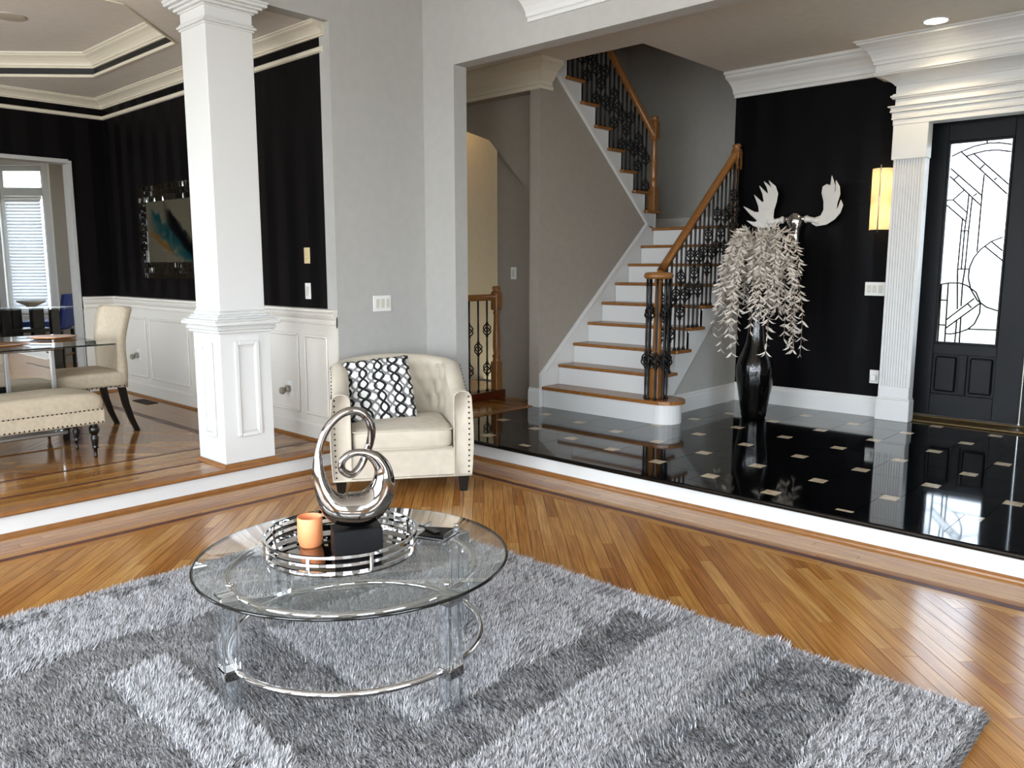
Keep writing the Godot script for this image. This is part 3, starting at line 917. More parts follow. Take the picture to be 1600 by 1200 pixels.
func build_stairs() -> void:
	var st := thing("staircase", "white staircase with oak treads rising from the black tile floor", "staircase")
	var g: SurfaceTool
	# first step: bullnose with a rounded right end
	for part in 2:
		var pts := []
		var ov := 0.028 if part == 1 else 0.0
		pts.append(Vector2(-4.812, -(tread_z(0) - 0.025) - ov))
		var cx := -3.60
		var cz := 5.583 + 0.14
		for i in 13:
			var a := -PI / 2 + PI * i / 12.0
			pts.append(Vector2(cx + cos(a) * (0.14 + ov), cz + sin(a) * (0.14 + ov)))
		pts.append(Vector2(-3.72, cz + 0.14 + ov))
		pts.append(Vector2(-4.812, cz + 0.14 + ov))
		g = mb()
		if part == 0:
			slab(g, pts, Vector3(0, FL, 0), Vector3.RIGHT, Vector3.FORWARD, Vector3(0, tread_y(0) - 0.03 - FL, 0))
			put("riser", g, "white_trim", st)
		else:
			slab(g, pts, Vector3(0, tread_y(0) - 0.03, 0), Vector3.RIGHT, Vector3.FORWARD, Vector3(0, 0.03, 0))
			put("tread", g, "oak_tread", st)
	# risers and treads 2..8 and the landing edge
	for k in range(1, 9):
		var y := tread_y(k)
		var z := tread_z(k)
		g = mb()
		bx(g, Vector3(-4.812, tread_y(k - 1), z - 0.045), Vector3(-3.70, y - 0.028, z - 0.027))
		put("riser", g, "white_trim", st)
		if k < 8:
			g = mb()
			bx(g, Vector3(-4.812, y - 0.028, z - RUN - 0.03), Vector3(-3.662, y, z), 0.009)
			put("tread", g, "oak_tread", st)
			g = mb()
			bx(g, Vector3(-3.70, y - 0.042, z - RUN + 0.01), Vector3(-3.683, y - 0.028, z - 0.012))
			put("cove", g, "white_trim", st)
	g = mb()
	bx(g, Vector3(-6.0, 1.827 - 0.03, -8.5), Vector3(-3.70, 1.827, tread_z(8)), 0.008)
	put("landing", g, "oak_tread", st)
	# right stringer: saw-tooth white board, wall under it
	g = mb()
	var poly := [Vector2(5.86, 0.16)]
	for k in range(1, 9):
		poly.append(Vector2(-tread_z(k) + 0.027, tread_y(k - 1) - 0.0))
		poly.append(Vector2(-tread_z(k) + 0.027, tread_y(k) - 0.028))
	poly.append(Vector2(7.46, 1.80))
	poly.append(Vector2(7.46, 1.655))
	poly.append(Vector2(6.05, 0.346))
	poly.append(Vector2(5.90, 0.16))
	slab(g, poly, Vector3(-3.722, 0, 0), Vector3.FORWARD, Vector3.UP, Vector3(0.022, 0, 0))
	put("stringer", g, "white_trim", st)
	g = mb()
	slab(g, [Vector2(5.86, FL), Vector2(5.86, 0.30), Vector2(7.46, 1.78), Vector2(7.46, FL)], Vector3(-3.83, 0, 0), Vector3.FORWARD, Vector3.UP, Vector3(0.10, 0, 0))
	struct("wall_under_stairs", g, "grey_paint", "grey wall under the lower stair flight")
	g = mb()
	mould(g, scaled(BASEB, 1.1, 1.02), Vector3(-3.73, FL, -5.90), Vector3(-3.73, FL, ZW), Vector3(1, 0, 0), 0, -1)
	struct("baseboard_stairs", g, "white_trim", "white baseboard under the stairs")
	# wall between the flights (plane x = -4.84), bounded above by the upper flight
	g = mb()
	slab(g, [Vector2(5.55, FL), Vector2(5.55, 3.19), Vector2(5.70, 3.19), Vector2(7.26, 1.872), Vector2(7.46, 1.80), Vector2(7.46, FL)], Vector3(-4.96, 0, 0), Vector3.FORWARD, Vector3.UP, Vector3(0.12, 0, 0))
	var sw := struct("wall_stairs", g, "taupe_paint", "taupe wall between the lower and the upper stair flight")
	g = mb()
	mould(g, scaled(BASEB, 1.0, 1.05), Vector3(-4.96, FL, -5.55), Vector3(-4.84, FL, -5.55), Vector3(0, 0, 1), 0, 1)
	mould(g, scaled(BASEB, 1.0, 1.05), Vector3(-4.84, FL, -5.55), Vector3(-4.84, FL, -5.60), Vector3(1, 0, 0), -1, 0)
	put("baseboard", g, "white_trim", sw)
	# skirt board of the lower flight on that wall, with a cap moulding
	g = mb()
	slab(g, [Vector2(5.575, FL), Vector2(5.575, 0.44), Vector2(7.225, 1.845), Vector2(7.40, 1.80), Vector2(7.40, 1.3), Vector2(5.95, FL)], Vector3(-4.84, 0, 0), Vector3.FORWARD, Vector3.UP, Vector3(0.02, 0, 0))
	put("skirt_board", g, "white_trim", sw)
	g = mb()
	for seg in [[Vector3(-4.828, FL + 0.17, -5.565), Vector3(-4.828, 0.44, -5.565)], [Vector3(-4.828, 0.44, -5.565), Vector3(-4.828, 1.86, -7.235)]]:
		var dd: Vector3 = seg[1] - seg[0]
		var B := Basis(Vector3.RIGHT, dd.normalized().cross(Vector3.RIGHT).normalized(), dd.normalized())
		box(g, (seg[0] + seg[1]) * 0.5, Vector3(0.042, 0.026, dd.length() + 0.012), 0.004, B)
		box(g, (seg[0] + seg[1]) * 0.5 + B.y * 0.02, Vector3(0.032, 0.014, dd.length() + 0.012), 0.004, B)
	put("skirt_cap", g, "white_trim", sw)
	# upper flight, rising towards the foyer on the far side of that wall
	var us := thing("upper_stair_flight", "upper stair flight with oak treads above the taupe wall", "staircase")
	for j in 8:
		var y := 1.827 + RISE * (j + 1) - 0.008
		var z := -7.435 + 0.2155 * j
		g = mb()
		bx(g, Vector3(-5.95, y - 0.03, z), Vector3(-4.792, y, z + 0.26), 0.009)
		put("tread", g, "oak_tread", us)
		g = mb()
		bx(g, Vector3(-5.95, y - RISE, z + 0.027), Vector3(-4.83, y - 0.03, z + 0.045))
		put("riser", g, "white_trim", us)
	g = mb()
	poly = [Vector2(-7.26, 1.86)]
	for j in 8:
		var y := 1.827 + RISE * (j + 1) - 0.008
		var z := -7.435 + 0.2155 * j
		poly.append(Vector2(z + 0.03, y - RISE if j > 0 else 1.86))
		poly.append(Vector2(z + 0.03, y - 0.03))
	poly.append(Vector2(-5.70, 3.29))
	poly.append(Vector2(-5.70, 3.19))
	poly[0] = Vector2(-7.30, 1.845)
	slab(g, poly, Vector3(-4.862, 0, 0), Vector3.BACK, Vector3.UP, Vector3(0.03, 0, 0))
	put("stringer", g, "white_trim", us)
	g = mb()
	var a0 := Vector3(-4.828, 1.865, -7.25)
	var a1 := Vector3(-4.828, 3.19, -5.69)
	var d2 := a1 - a0
	var B2 := Basis(Vector3.RIGHT, d2.normalized().cross(Vector3.RIGHT).normalized(), d2.normalized())
	box(g, (a0 + a1) * 0.5, Vector3(0.03, 0.035, d2.length()), 0.004, B2)
	put("stringer_cap", g, "white_trim", us)
	# stairwell walls
	g = mb()
	bx(g, Vector3(-6.15, 0, -8.65), Vector3(-3.6, 6.0, -8.5))
	var bw := struct("wall_stairwell_back", g, "grey_paint", "grey wall at the back of the stairwell")
	g = mb()
	mould(g, BASEB, Vector3(-6.0, 1.827, -8.5), Vector3(-3.7, 1.827, -8.5), Vector3(0, 0, 1))
	put("baseboard", g, "white_trim", bw)
	g = mb()
	bx(g, Vector3(-6.15, 0, -8.5), Vector3(-6.0, 6.0, -7.0))
	bx(g, Vector3(-6.15, 3.2, -7.0), Vector3(-6.0, 6.0, -5.6))
	struct("wall_stairwell_left", g, "grey_paint")
	g = mb()
	bx(g, Vector3(-3.75, 3.5, -8.5), Vector3(-3.6, 6.0, -5.6))
	bx(g, Vector3(-3.70, 0, -8.5), Vector3(-3.6, 3.5, ZW - 0.28))
	struct("wall_stairwell_right", g, "grey_paint")
	g = mb()
	bx(g, Vector3(-6.15, 3.5, -5.7), Vector3(-3.6, 6.0, -5.55))
	bx(g, Vector3(-6.15, 6.0, -8.65), Vector3(-3.6, 6.1, -5.5))
	struct("ceiling_stairwell", g, "ceiling_white")
	build_rails(st, us)

# iron baluster of length len standing at p; baskets at the given heights
func baluster(parent: Node, p: Vector3, length: float, baskets: Array) -> void:
	var g := mb(true)
	var pts := []
	var rad := []
	pts.append(p)
	rad.append(0.017)
	pts.append(p + Vector3(0, 0.018, 0))
	rad.append(0.013)
	pts.append(p + Vector3(0, 0.028, 0))
	rad.append(0.0075)
	var n := 10
	for i in n:
		pts.append(p + Vector3(0, 0.03 + (length - 0.03) * (i + 1) / n, 0))
		rad.append(0.010 if i % 2 == 0 else 0.0088)
	tube(g, pts, rad, 6)
	for f in baskets:
		for e in [-0.062, 0.062]:
			tube(g, [p + Vector3(0, f + e - 0.012, 0), p + Vector3(0, f + e - 0.004, 0), p + Vector3(0, f + e + 0.004, 0), p + Vector3(0, f + e + 0.012, 0)], [0.009, 0.015, 0.015, 0.009], 6, false, false)
	var b := put("baluster", g, "black_iron", parent)
	for f in baskets:
		var q := MeshInstance3D.new()
		q.mesh = basket_mesh()
		q.name = "basket"
		q.position = p + Vector3(0, f, 0)
		b.add_child(q, true)

var _basket: Mesh
func basket_mesh() -> Mesh:
	if _basket:
		return _basket
	var g := mb(true)
	for k in 4:
		var pts := []
		for i in 9:
			var t := i / 8.0
			var a := TAU * k / 4.0 + t * PI
			var r := 0.037 * pow(sin(PI * t), 0.8) + 0.004
			pts.append(Vector3(cos(a) * r, (t - 0.5) * 0.112, sin(a) * r))
		tube(g, pts, 0.0068, 5, false, false)
	g.generate_normals()
	_basket = g.commit()
	_basket.surface_set_material(0, M.black_iron)
	return _basket

func newel(parent: Node, p: Vector3, h: float, square: float, cap := true) -> void:
	var g := mb()
	box(g, p + Vector3(0, square * 0.5, 0), Vector3(0.082, square, 0.082), 0.005)
	var b := put("newel_post", g, "oak_trim", parent)
	if cap:
		g = mb()
		box(g, p + Vector3(0, h - 0.15, 0), Vector3(0.082, 0.17, 0.082), 0.006)
		put("newel_block", g, "oak_trim", b)
	g = mb(true)
	var e := h - (0.235 if cap else 0.0)
	lathe(g, [Vector2(0.034, square - 0.01), Vector2(0.040, square + 0.012), Vector2(0.033, square + 0.03), Vector2(0.041, square + 0.045), Vector2(0.041, square + 0.06), Vector2(0.028, square + 0.075), Vector2(0.033, square + 0.10), Vector2(0.037, square + 0.15), Vector2(0.035, square + 0.24), Vector2(0.025, e - 0.05), Vector2(0.03, e - 0.04), Vector2(0.034, e - 0.025), Vector2(0.026, e - 0.012), Vector2(0.03, e + 0.01)], p, 16)
	put("turned_shaft", g, "oak_trim", b)
	if cap:
		g = mb(true)
		lathe(g, [Vector2(0.03, h - 0.07), Vector2(0.046, h - 0.062), Vector2(0.046, h - 0.052), Vector2(0.026, h - 0.045), Vector2(0.04, h - 0.03), Vector2(0.042, h - 0.018), Vector2(0.03, h - 0.004), Vector2(0.0, h)], p, 16)
		put("finial", g, "oak_trim", b)

func handrail(parent: Node, pts: Array) -> void:
	var g := mb(true)
	var prof := [Vector2(-0.022, -0.03), Vector2(0.022, -0.03), Vector2(0.026, -0.012), Vector2(0.033, 0.0), Vector2(0.031, 0.018), Vector2(0.018, 0.03), Vector2(-0.018, 0.03), Vector2(-0.031, 0.018), Vector2(-0.033, 0.0), Vector2(-0.026, -0.012)]
	var rows := []
	for i in pts.size():
		var t: Vector3 = (pts[mini(i + 1, pts.size() - 1)] - pts[maxi(i - 1, 0)]).normalized()
		var side := t.cross(Vector3.UP).normalized()
		var up := side.cross(t)
		var r := []
		for q in prof:
			r.append(pts[i] + side * q.x + up * q.y)
		rows.append(r)
	grid(g, rows, true, false, false)
	fan(g, rows[0], pts[1])
	fan(g, rows[rows.size() - 1], pts[pts.size() - 2])
	put("handrail", g, "oak_trim", parent)

func build_rails(_st: Node, _us: Node) -> void:
	var R := thing("stair_railing", "oak handrail with black iron balusters along the lower stair flight", "railing")
	var nx := -3.675
	var nz := -5.70
	var y0 := tread_y(0)
	newel(R, Vector3(nx, y0, nz), 1.0, 0.26, false)
	# volute cap over the newel
	var g := mb(true)
	lathe(g, [Vector2(0.0, 1.325), Vector2(0.10, 1.325), Vector2(0.118, 1.335), Vector2(0.122, 1.35), Vector2(0.115, 1.365), Vector2(0.105, 1.378), Vector2(0.0, 1.382)], Vector3(nx, 0, nz), 24)
	put("volute_cap", g, "oak_trim", R)
	for k in 8:
		var a := TAU * (k + 0.35) / 8.0
		baluster(R, Vector3(nx + cos(a) * 0.088, y0, nz + sin(a) * 0.088), 1.325 - y0, [0.32, 0.71] if k % 2 == 0 else [0.32])
	var bx_ := -3.76
	var p0 := Vector3(nx + 0.0, 1.385, nz - 0.03)
	var p1 := Vector3(bx_, 2.44, -7.06)
	handrail(R, [p0, p0.lerp(p1, 0.06) + Vector3(0, 0.0, 0), p0.lerp(p1, 0.5), p1])
	newel(R, Vector3(bx_, tread_y(7), -7.10), 2.556 - tread_y(7), 0.12)
	var n := 0
	for k in range(1, 7):
		for i in 3:
			var z := tread_z(k) - 0.045 - RUN * i / 3.0
			var t := (z - p0.z) / (p1.z - p0.z)
			var top_y := lerpf(p0.y, p1.y, t) - 0.025
			var x := lerpf(-3.715, bx_, clampf((k - 1) / 3.0, 0, 1))
			x = bx_ + 0.04
			var yy := tread_y(k)
			if top_y - yy > 0.3:
				baluster(R, Vector3(x, yy, z), top_y - yy, [0.33, 0.62] if n % 2 == 0 else [0.475])
			n += 1
	# upper flight
	var U := thing("upper_stair_railing", "oak handrail with black iron balusters along the upper stair flight", "railing")
	var ux := -4.86
	newel(U, Vector3(ux + 0.02, 2.0, -7.36), 0.97, 0.25)
	var q0 := Vector3(ux + 0.02, 2.78, -7.34)
	var q1 := Vector3(ux + 0.02, 2.78 + 1.62 * RISE / 0.2155, -5.72)
	handrail(U, [q0, q0.lerp(q1, 0.5), q1])
	n = 0
	for j in range(0, 8):
		var y := 1.827 + RISE * (j + 1) - 0.008
		for i in 3:
			var z := -7.435 + 0.2155 * j + 0.05 + 0.2155 * i / 3.0
			if z < -7.3 or z > -5.76:
				continue
			var ty := q0.y + (z - q0.z) * RISE / 0.2155 - 0.03
			baluster(U, Vector3(ux, y, z), ty - y, [0.25, 0.52] if n % 2 == 0 else [0.40])
			n += 1
	# railing in the hall on a low oak curb
	var H := thing("hall_railing", "short iron railing with oak newel in the dim hall passage", "railing")
	g = mb()
	bx(g, Vector3(-5.58, FL, -5.74), Vector3(-5.44, FL + 0.08, -4.45), 0.006)
	put("curb", g, "walnut", H)
	newel(H, Vector3(-5.51, FL + 0.08, -5.68), 1.02, 0.28)
	handrail(H, [Vector3(-5.51, FL + 0.99, -4.45), Vector3(-5.51, FL + 0.99, -5.0), Vector3(-5.51, FL + 0.99, -5.66)])
	n = 0
	for i in 9:
		baluster(H, Vector3(-5.51, FL + 0.08, -5.55 + 0.12 * i), 0.88, [0.22, 0.60] if n % 2 == 0 else [0.42])
		n += 1

# ------------------------------------------------------------------ entrance: pilaster, entablature, doors
const CAMES := [
	[Vector2(-2.008, 2.315), Vector2(-1.941, 2.346), Vector2(-1.852, 2.379), Vector2(-1.758, 2.394), Vector2(-1.674, 2.39), Vector2(-1.586, 2.369)],
	[Vector2(-1.899, 2.306), Vector2(-1.848, 2.322), Vector2(-1.763, 2.337), Vector2(-1.679, 2.335), Vector2(-1.586, 2.314)],
	[Vector2(-1.941, 2.346), Vector2(-1.588, 1.989)], [Vector2(-1.848, 2.322), Vector2(-1.585, 2.065)], [Vector2(-1.76, 2.415), Vector2(-1.758, 2.394)],
	[Vector2(-2.009, 2.22), Vector2(-1.765, 1.988)], [Vector2(-2.011, 2.157), Vector2(-1.769, 1.912)], [Vector2(-1.979, 2.128), Vector2(-1.947, 2.157)],
	[Vector2(-1.795, 2.198), Vector2(-1.765, 2.232)], [Vector2(-1.689, 2.103), Vector2(-1.668, 2.122)], [Vector2(-1.827, 1.987), Vector2(-1.8, 2.008)],
	[Vector2(-1.761, 2.154), Vector2(-1.765, 1.988), Vector2(-1.767, 1.541)], [Vector2(-2.017, 1.965), Vector2(-1.974, 1.966), Vector2(-1.899, 2.038)],
	[Vector2(-1.974, 1.966), Vector2(-1.866, 1.862)], [Vector2(-2.016, 1.924), Vector2(-1.868, 1.788)],
	[Vector2(-1.86, 1.999), Vector2(-1.862, 1.862), Vector2(-1.87, 1.713), Vector2(-1.872, 1.407)], [Vector2(-1.833, 1.971), Vector2(-1.836, 1.913), Vector2(-1.841, 1.712), Vector2(-1.845, 1.407)],
	[Vector2(-1.892, 1.81), Vector2(-1.895, 1.714), Vector2(-1.899, 1.407)], [Vector2(-1.898, 1.714), Vector2(-1.839, 1.712)], [Vector2(-1.899, 1.405), Vector2(-1.816, 1.405)],
	[Vector2(-1.592, 1.657), Vector2(-1.671, 1.624), Vector2(-1.743, 1.562), Vector2(-1.786, 1.498), Vector2(-1.811, 1.423), Vector2(-1.815, 1.369), Vector2(-1.813, 1.326), Vector2(-1.79, 1.241), Vector2(-1.735, 1.152), Vector2(-1.666, 1.1), Vector2(-1.584, 1.073)],
	[Vector2(-1.716, 1.588), Vector2(-1.58, 1.471)], [Vector2(-1.671, 1.624), Vector2(-1.586, 1.549)],
	[Vector2(-2.022, 1.276), Vector2(-1.955, 1.291), Vector2(-1.877, 1.291), Vector2(-1.82, 1.271), Vector2(-1.75, 1.218), Vector2(-1.712, 1.135), Vector2(-1.711, 1.05), Vector2(-1.742, 0.963), Vector2(-1.788, 0.915), Vector2(-1.847, 0.887), Vector2(-1.913, 0.868), Vector2(-1.959, 0.87)],
	[Vector2(-1.956, 0.984), Vector2(-1.758, 1.169)], [Vector2(-1.956, 0.913), Vector2(-1.712, 1.132)], [Vector2(-1.803, 1.122), Vector2(-1.774, 1.09)],
	[Vector2(-1.899, 1.407), Vector2(-1.893, 1.288), Vector2(-1.878, 1.074)], [Vector2(-1.845, 1.407), Vector2(-1.854, 1.289), Vector2(-1.852, 1.1)], [Vector2(-1.876, 0.982), Vector2(-1.877, 0.802)],
	[Vector2(-1.847, 1.014), Vector2(-1.843, 0.802)], [Vector2(-1.961, 1.29), Vector2(-1.954, 0.803)], [Vector2(-2.012, 1.274), Vector2(-2.008, 0.802)], [Vector2(-2.015, 1.147), Vector2(-1.956, 1.148)],
	[Vector2(-2.016, 0.942), Vector2(-1.958, 0.94)], [Vector2(-1.788, 0.916), Vector2(-1.582, 0.919)]]
const BEVELS := [
	[Vector2(-1.935, 2.342), Vector2(-1.852, 2.318), Vector2(-1.588, 2.062), Vector2(-1.59, 1.994)],
	[Vector2(-2.006, 2.212), Vector2(-1.772, 1.988), Vector2(-1.775, 1.92), Vector2(-2.008, 2.162)],
	[Vector2(-2.01, 1.96), Vector2(-1.974, 1.96), Vector2(-1.872, 1.86), Vector2(-1.872, 1.796), Vector2(-2.01, 1.93)],
	[Vector2(-1.952, 0.978), Vector2(-1.762, 1.162), Vector2(-1.716, 1.13), Vector2(-1.952, 0.918)],
	[Vector2(-1.71, 1.58), Vector2(-1.672, 1.615), Vector2(-1.59, 1.546), Vector2(-1.586, 1.48)],
	[Vector2(-2.008, 1.27), Vector2(-1.966, 1.284), Vector2(-1.96, 0.81), Vector2(-2.004, 0.81)]]

func build_entrance() -> void:
	var g: SurfaceTool
	# fluted pilaster left of the doors (and its twin on the right, out of the picture)
	for side in 2:
		var cx := -2.228 if side == 0 else -0.532
		var pl := struct_root("trim_10" if side == 0 else "trim_11", "white fluted pilaster beside the entrance door" if side == 0 else "")
		g = mb()
		bx(g, Vector3(cx - 0.135, FL, ZW), Vector3(cx + 0.135, FL + 0.18, ZW + 0.122), 0.004)
		bx(g, Vector3(cx - 0.13, FL + 0.18, ZW), Vector3(cx + 0.13, FL + 0.195, ZW + 0.116), 0.004)
		bx(g, Vector3(cx - 0.122, FL + 0.195, ZW), Vector3(cx + 0.122, 0.43, ZW + 0.11), 0.002)
		put("plinth", g, "white_trim", pl)
		g = mb()
		# fluted face as one profile in plan, extruded upwards
		var prof := [Vector2(cx - 0.122, 0)]
		prof.append(Vector2(cx - 0.122, 0.10))
		prof.append(Vector2(cx - 0.105, 0.10))
		var nf := 10
		for i in nf:
			var a := cx - 0.105 + 0.21 * i / nf
			var b := cx - 0.105 + 0.21 * (i + 1) / nf
			prof.append(Vector2(a + 0.003, 0.10))
			prof.append(Vector2(lerpf(a, b, 0.3), 0.088))
			prof.append(Vector2(lerpf(a, b, 0.7), 0.088))
			prof.append(Vector2(b - 0.003, 0.10))
		prof.append(Vector2(cx + 0.122, 0.10))
		prof.append(Vector2(cx + 0.122, 0))
		slab(g, prof, Vector3(0, 0.43, ZW), Vector3.RIGHT, Vector3.BACK, Vector3(0, 2.285 - 0.43, 0))
		put("fluted_shaft", g, "white_trim", pl)
		g = mb()
		bx(g, Vector3(cx - 0.138, 2.285, ZW), Vector3(cx + 0.13, 2.556, ZW + 0.115), 0.003)
		put("cap_block", g, "white_trim", pl)
	# entablature over the doors, built up of steps and a cove, with returns at the ends
	g = mb()
	var lay := [[2.556, 2.600, 0.012], [2.600, 2.612, 0.022], [2.612, 2.655, 0.020], [2.655, 2.668, 0.034], [2.668, 2.695, 0.030], [2.695, 2.705, 0.048], [2.705, 2.760, 0.004], [2.760, 2.772, 0.026], [2.772, 2.788, 0.036], [2.788, 2.800, 0.022], [2.800, 2.866, 0.004], [2.945, 2.962, 0.15], [2.962, 3.02, 0.132]]
	for l in lay:
		bx(g, Vector3(-2.36 - l[2], l[0], ZW - 0.02), Vector3(-0.40 + l[2], l[1], ZW + 0.105 + l[2]), 0.003)
	# two smooth coves with returns
	var cove := [[2.865, [Vector2(0, 0), Vector2(0.012, 0), Vector2(0.02, 0.012), Vector2(0.03, 0.02), Vector2(0.045, 0.032), Vector2(0.065, 0.045), Vector2(0.09, 0.057), Vector2(0.12, 0.066), Vector2(0.138, 0.07), Vector2(0.138, 0.08), Vector2(0, 0.08)]], [3.02, [Vector2(0, 0), Vector2(0.14, 0), Vector2(0.145, 0.02), Vector2(0.152, 0.03), Vector2(0.156, 0.05), Vector2(0.166, 0.075), Vector2(0.185, 0.105), Vector2(0.21, 0.13), Vector2(0.24, 0.148), Vector2(0.25, 0.152), Vector2(0.25, 0.165), Vector2(0.265, 0.17), Vector2(0.27, 0.18), Vector2(0, 0.18)]]]
	for c in cove:
		var y: float = c[0]
		var zf := ZW + 0.105
		mould(g, c[1], Vector3(-2.36, y, zf), Vector3(-0.40, y, zf), Vector3(0, 0, 1), -1, 1)
		mould(g, c[1], Vector3(-2.36, y, ZW), Vector3(-2.36, y, zf), Vector3(-1, 0, 0), 0, 1)
		mould(g, c[1], Vector3(-0.40, y, ZW), Vector3(-0.40, y, zf), Vector3(1, 0, 0), 0, 1)
		bx(g, Vector3(-2.36, y, ZW - 0.02), Vector3(-0.40, y + (0.08 if y < 3.0 else 0.18), zf))
	struct("trim_12", g, "white_trim", "white stepped entablature over the entrance doors")
	# casing strip between pilaster and door, sill
	g = mb()
	bx(g, Vector3(-2.222, FL, ZW - 0.28), Vector3(-2.196, 2.6, ZW + 0.02))
	bx(g, Vector3(-0.562, FL, ZW - 0.28), Vector3(-0.538, 2.6, ZW + 0.02))
	bx(g, Vector3(-2.196, 2.598, ZW - 0.28), Vector3(-0.562, 2.62, ZW + 0.02))
	struct("trim_13", g, "white_trim", "white door frame")
	g = mb()
	bx(g, Vector3(-2.196, FL, ZW - 0.3), Vector3(-0.562, FL + 0.018, ZW + 0.02), 0.006)
	bx(g, Vector3(-2.196, FL + 0.018, ZW - 0.26), Vector3(-0.562, FL + 0.032, ZW - 0.16), 0.005)
	struct("trim_14", g, "bronze_sill", "bronze door sill")
	for side in 2:
		door_leaf("door_%d" % (side + 1), 0.0 if side == 0 else 0.826)

func door_leaf(called: String, dx: float) -> void:
	var o := struct_root(called, "black entrance door with leaded glass" if dx == 0.0 else "second black entrance door leaf at the picture edge")
	var z := -7.40
	var X := Vector3(dx, 0, 0)
	var g := mb()
	var y0 := FL + 0.034
	# stiles and rails around the glass and the two lower panels
	bx(g, X + Vector3(-2.19, y0, z - 0.045), X + Vector3(-2.035, 2.59, z), 0.003)
	bx(g, X + Vector3(-1.562, y0, z - 0.045), X + Vector3(-1.372, 2.59, z), 0.003)
	bx(g, X + Vector3(-2.035, 2.43, z - 0.045), X + Vector3(-1.562, 2.59, z), 0.003)
	bx(g, X + Vector3(-2.035, 0.70, z - 0.045), X + Vector3(-1.562, 0.785, z), 0.003)
	bx(g, X + Vector3(-2.035, y0, z - 0.045), X + Vector3(-1.562, 0.36, z), 0.003)
	bx(g, X + Vector3(-1.83, 0.36, z - 0.045), X + Vector3(-1.772, 0.70, z), 0.003)
	put("door_frame", g, "black_door", o)
	for q in [[-2.035, -1.83], [-1.772, -1.562]]:
		g = mb()
		bx(g, X + Vector3(q[0], 0.36, z - 0.04), X + Vector3(q[1], 0.70, z - 0.022))
		box(g, X + Vector3((q[0] + q[1]) / 2, 0.53, z - 0.016), Vector3(q[1] - q[0] - 0.04, 0.30, 0.03), 0.02)
		put("raised_panel", g, "black_door", o)
	# glazing bead
	g = mb()
	for b in [[-2.035, 0.785, -2.017, 2.43], [-1.58, 0.785, -1.562, 2.43]]:
		bx(g, X + Vector3(b[0], b[1], z - 0.03), X + Vector3(b[2], b[3], z + 0.008), 0.004)
	for b in [[-2.017, 0.785, -1.58, 0.803], [-2.017, 2.412, -1.58, 2.43]]:
		bx(g, X + Vector3(b[0], b[1], z - 0.03), X + Vector3(b[2], b[3], z + 0.008), 0.004)
	put("glazing_bead", g, "black_door", o)
	g = mb()
	box(g, X + Vector3(-1.7985, 1.6075, z - 0.02), Vector3(0.437, 1.609, 0.005))
	var gp := put("glass_pane", g, "textured_glass", o)
	for poly in BEVELS:
		g = mb()
		slab(g, poly, X + Vector3(0, 0, z - 0.0165), Vector3.RIGHT, Vector3.UP, Vector3(0, 0, 0.004))
		put("bevelled_glass", g, "bevel_glass", gp)
	g = mb()
	for c in CAMES:
		var pts := []
		for p in c:
			pts.append(X + Vector3(p.x, p.y, z - 0.015))
		tube(g, pts, 0.0065, 6, false, true)
	put("lead_came", g, "lead_came", gp)
	g = mb()
	for yy in [0.42, 1.05, 1.75, 2.35]:
		if dx == 0.0:
			bx(g, Vector3(-2.205, yy - 0.05, z + 0.001), Vector3(-2.188, yy + 0.05, z + 0.012), 0.003)
	if dx == 0.0:
		put("hinge", g, "bronze_sill", o)

# ------------------------------------------------------------------ column on the dining step
func build_column() -> void:
	var c := thing("column", "square white column with panelled pedestal on the dining step", "column", Vector3(-4.99, FL, -2.632))
	var g := mb()
	box(g, Vector3(0, 0.45, 0), Vector3(0.355, 0.86, 0.355), 0.003)
	var ped := put("pedestal", g, "white_trim", c)
	# recessed look: raised picture-frame mouldings on all four faces
	for f in 4:
		var B := Basis(Vector3.UP, PI / 2 * f)
		g = mb()
		for t in [[-0.072, 0.5, 0.03, 0.62, 0.016], [0.072, 0.5, 0.03, 0.62, 0.016], [0, 0.20, 0.114, 0.03, 0.016], [0, 0.80, 0.114, 0.03, 0.016], [-0.058, 0.5, 0.012, 0.56, 0.008], [0.058, 0.5, 0.012, 0.56, 0.008], [0, 0.222, 0.10, 0.012, 0.008], [0, 0.778, 0.10, 0.012, 0.008]]:
			box(g, B * Vector3(t[0], t[1], 0.1775 + t[4] * 0.5), Vector3(t[2], t[3], t[4]), 0.005, B)
		put("panel_moulding", g, "white_trim", ped)
	g = mb()
	for f in 4:
		var B := Basis(Vector3.UP, PI / 2 * f)
		mould(g, SHOE, B * Vector3(-0.1775, 0, 0.1775), B * Vector3(0.1775, 0, 0.1775), B * Vector3(0, 0, 1), -1, 1)
	put("shoe_moulding", g, "oak_trim", c)
	g = mb()
	for t in [[0.865, 0.885, 0.20], [0.885, 0.90, 0.212], [0.90, 0.915, 0.205], [0.915, 0.94, 0.232], [0.94, 0.952, 0.225], [0.952, 0.966, 0.198], [0.966, 0.98, 0.19], [0.98, 1.0, 0.172], [1.0, 1.012, 0.165]]:
		box(g, Vector3(0, (t[0] + t[1]) / 2, 0), Vector3(t[2] * 2, t[1] - t[0], t[2] * 2), 0.006)
	put("ledge_moulding", g, "white_trim", c)
	g = mb()
	box(g, Vector3(0, 1.96, 0), Vector3(0.315, 1.92, 0.315), 0.003)
	put("shaft", g, "white_trim", c)
	g = mb()
	for t in [[2.735, 2.75, 0.168], [2.75, 2.765, 0.178], [2.765, 2.78, 0.166], [2.84, 2.852, 0.17], [2.852, 2.87, 0.188], [2.87, 2.885, 0.208], [2.885, 2.905, 0.23], [2.905, 2.92, 0.236]]:
		box(g, Vector3(0, (t[0] + t[1]) / 2, 0), Vector3(t[2] * 2, t[1] - t[0], t[2] * 2), 0.005)
	put("capital", g, "white_trim", c)

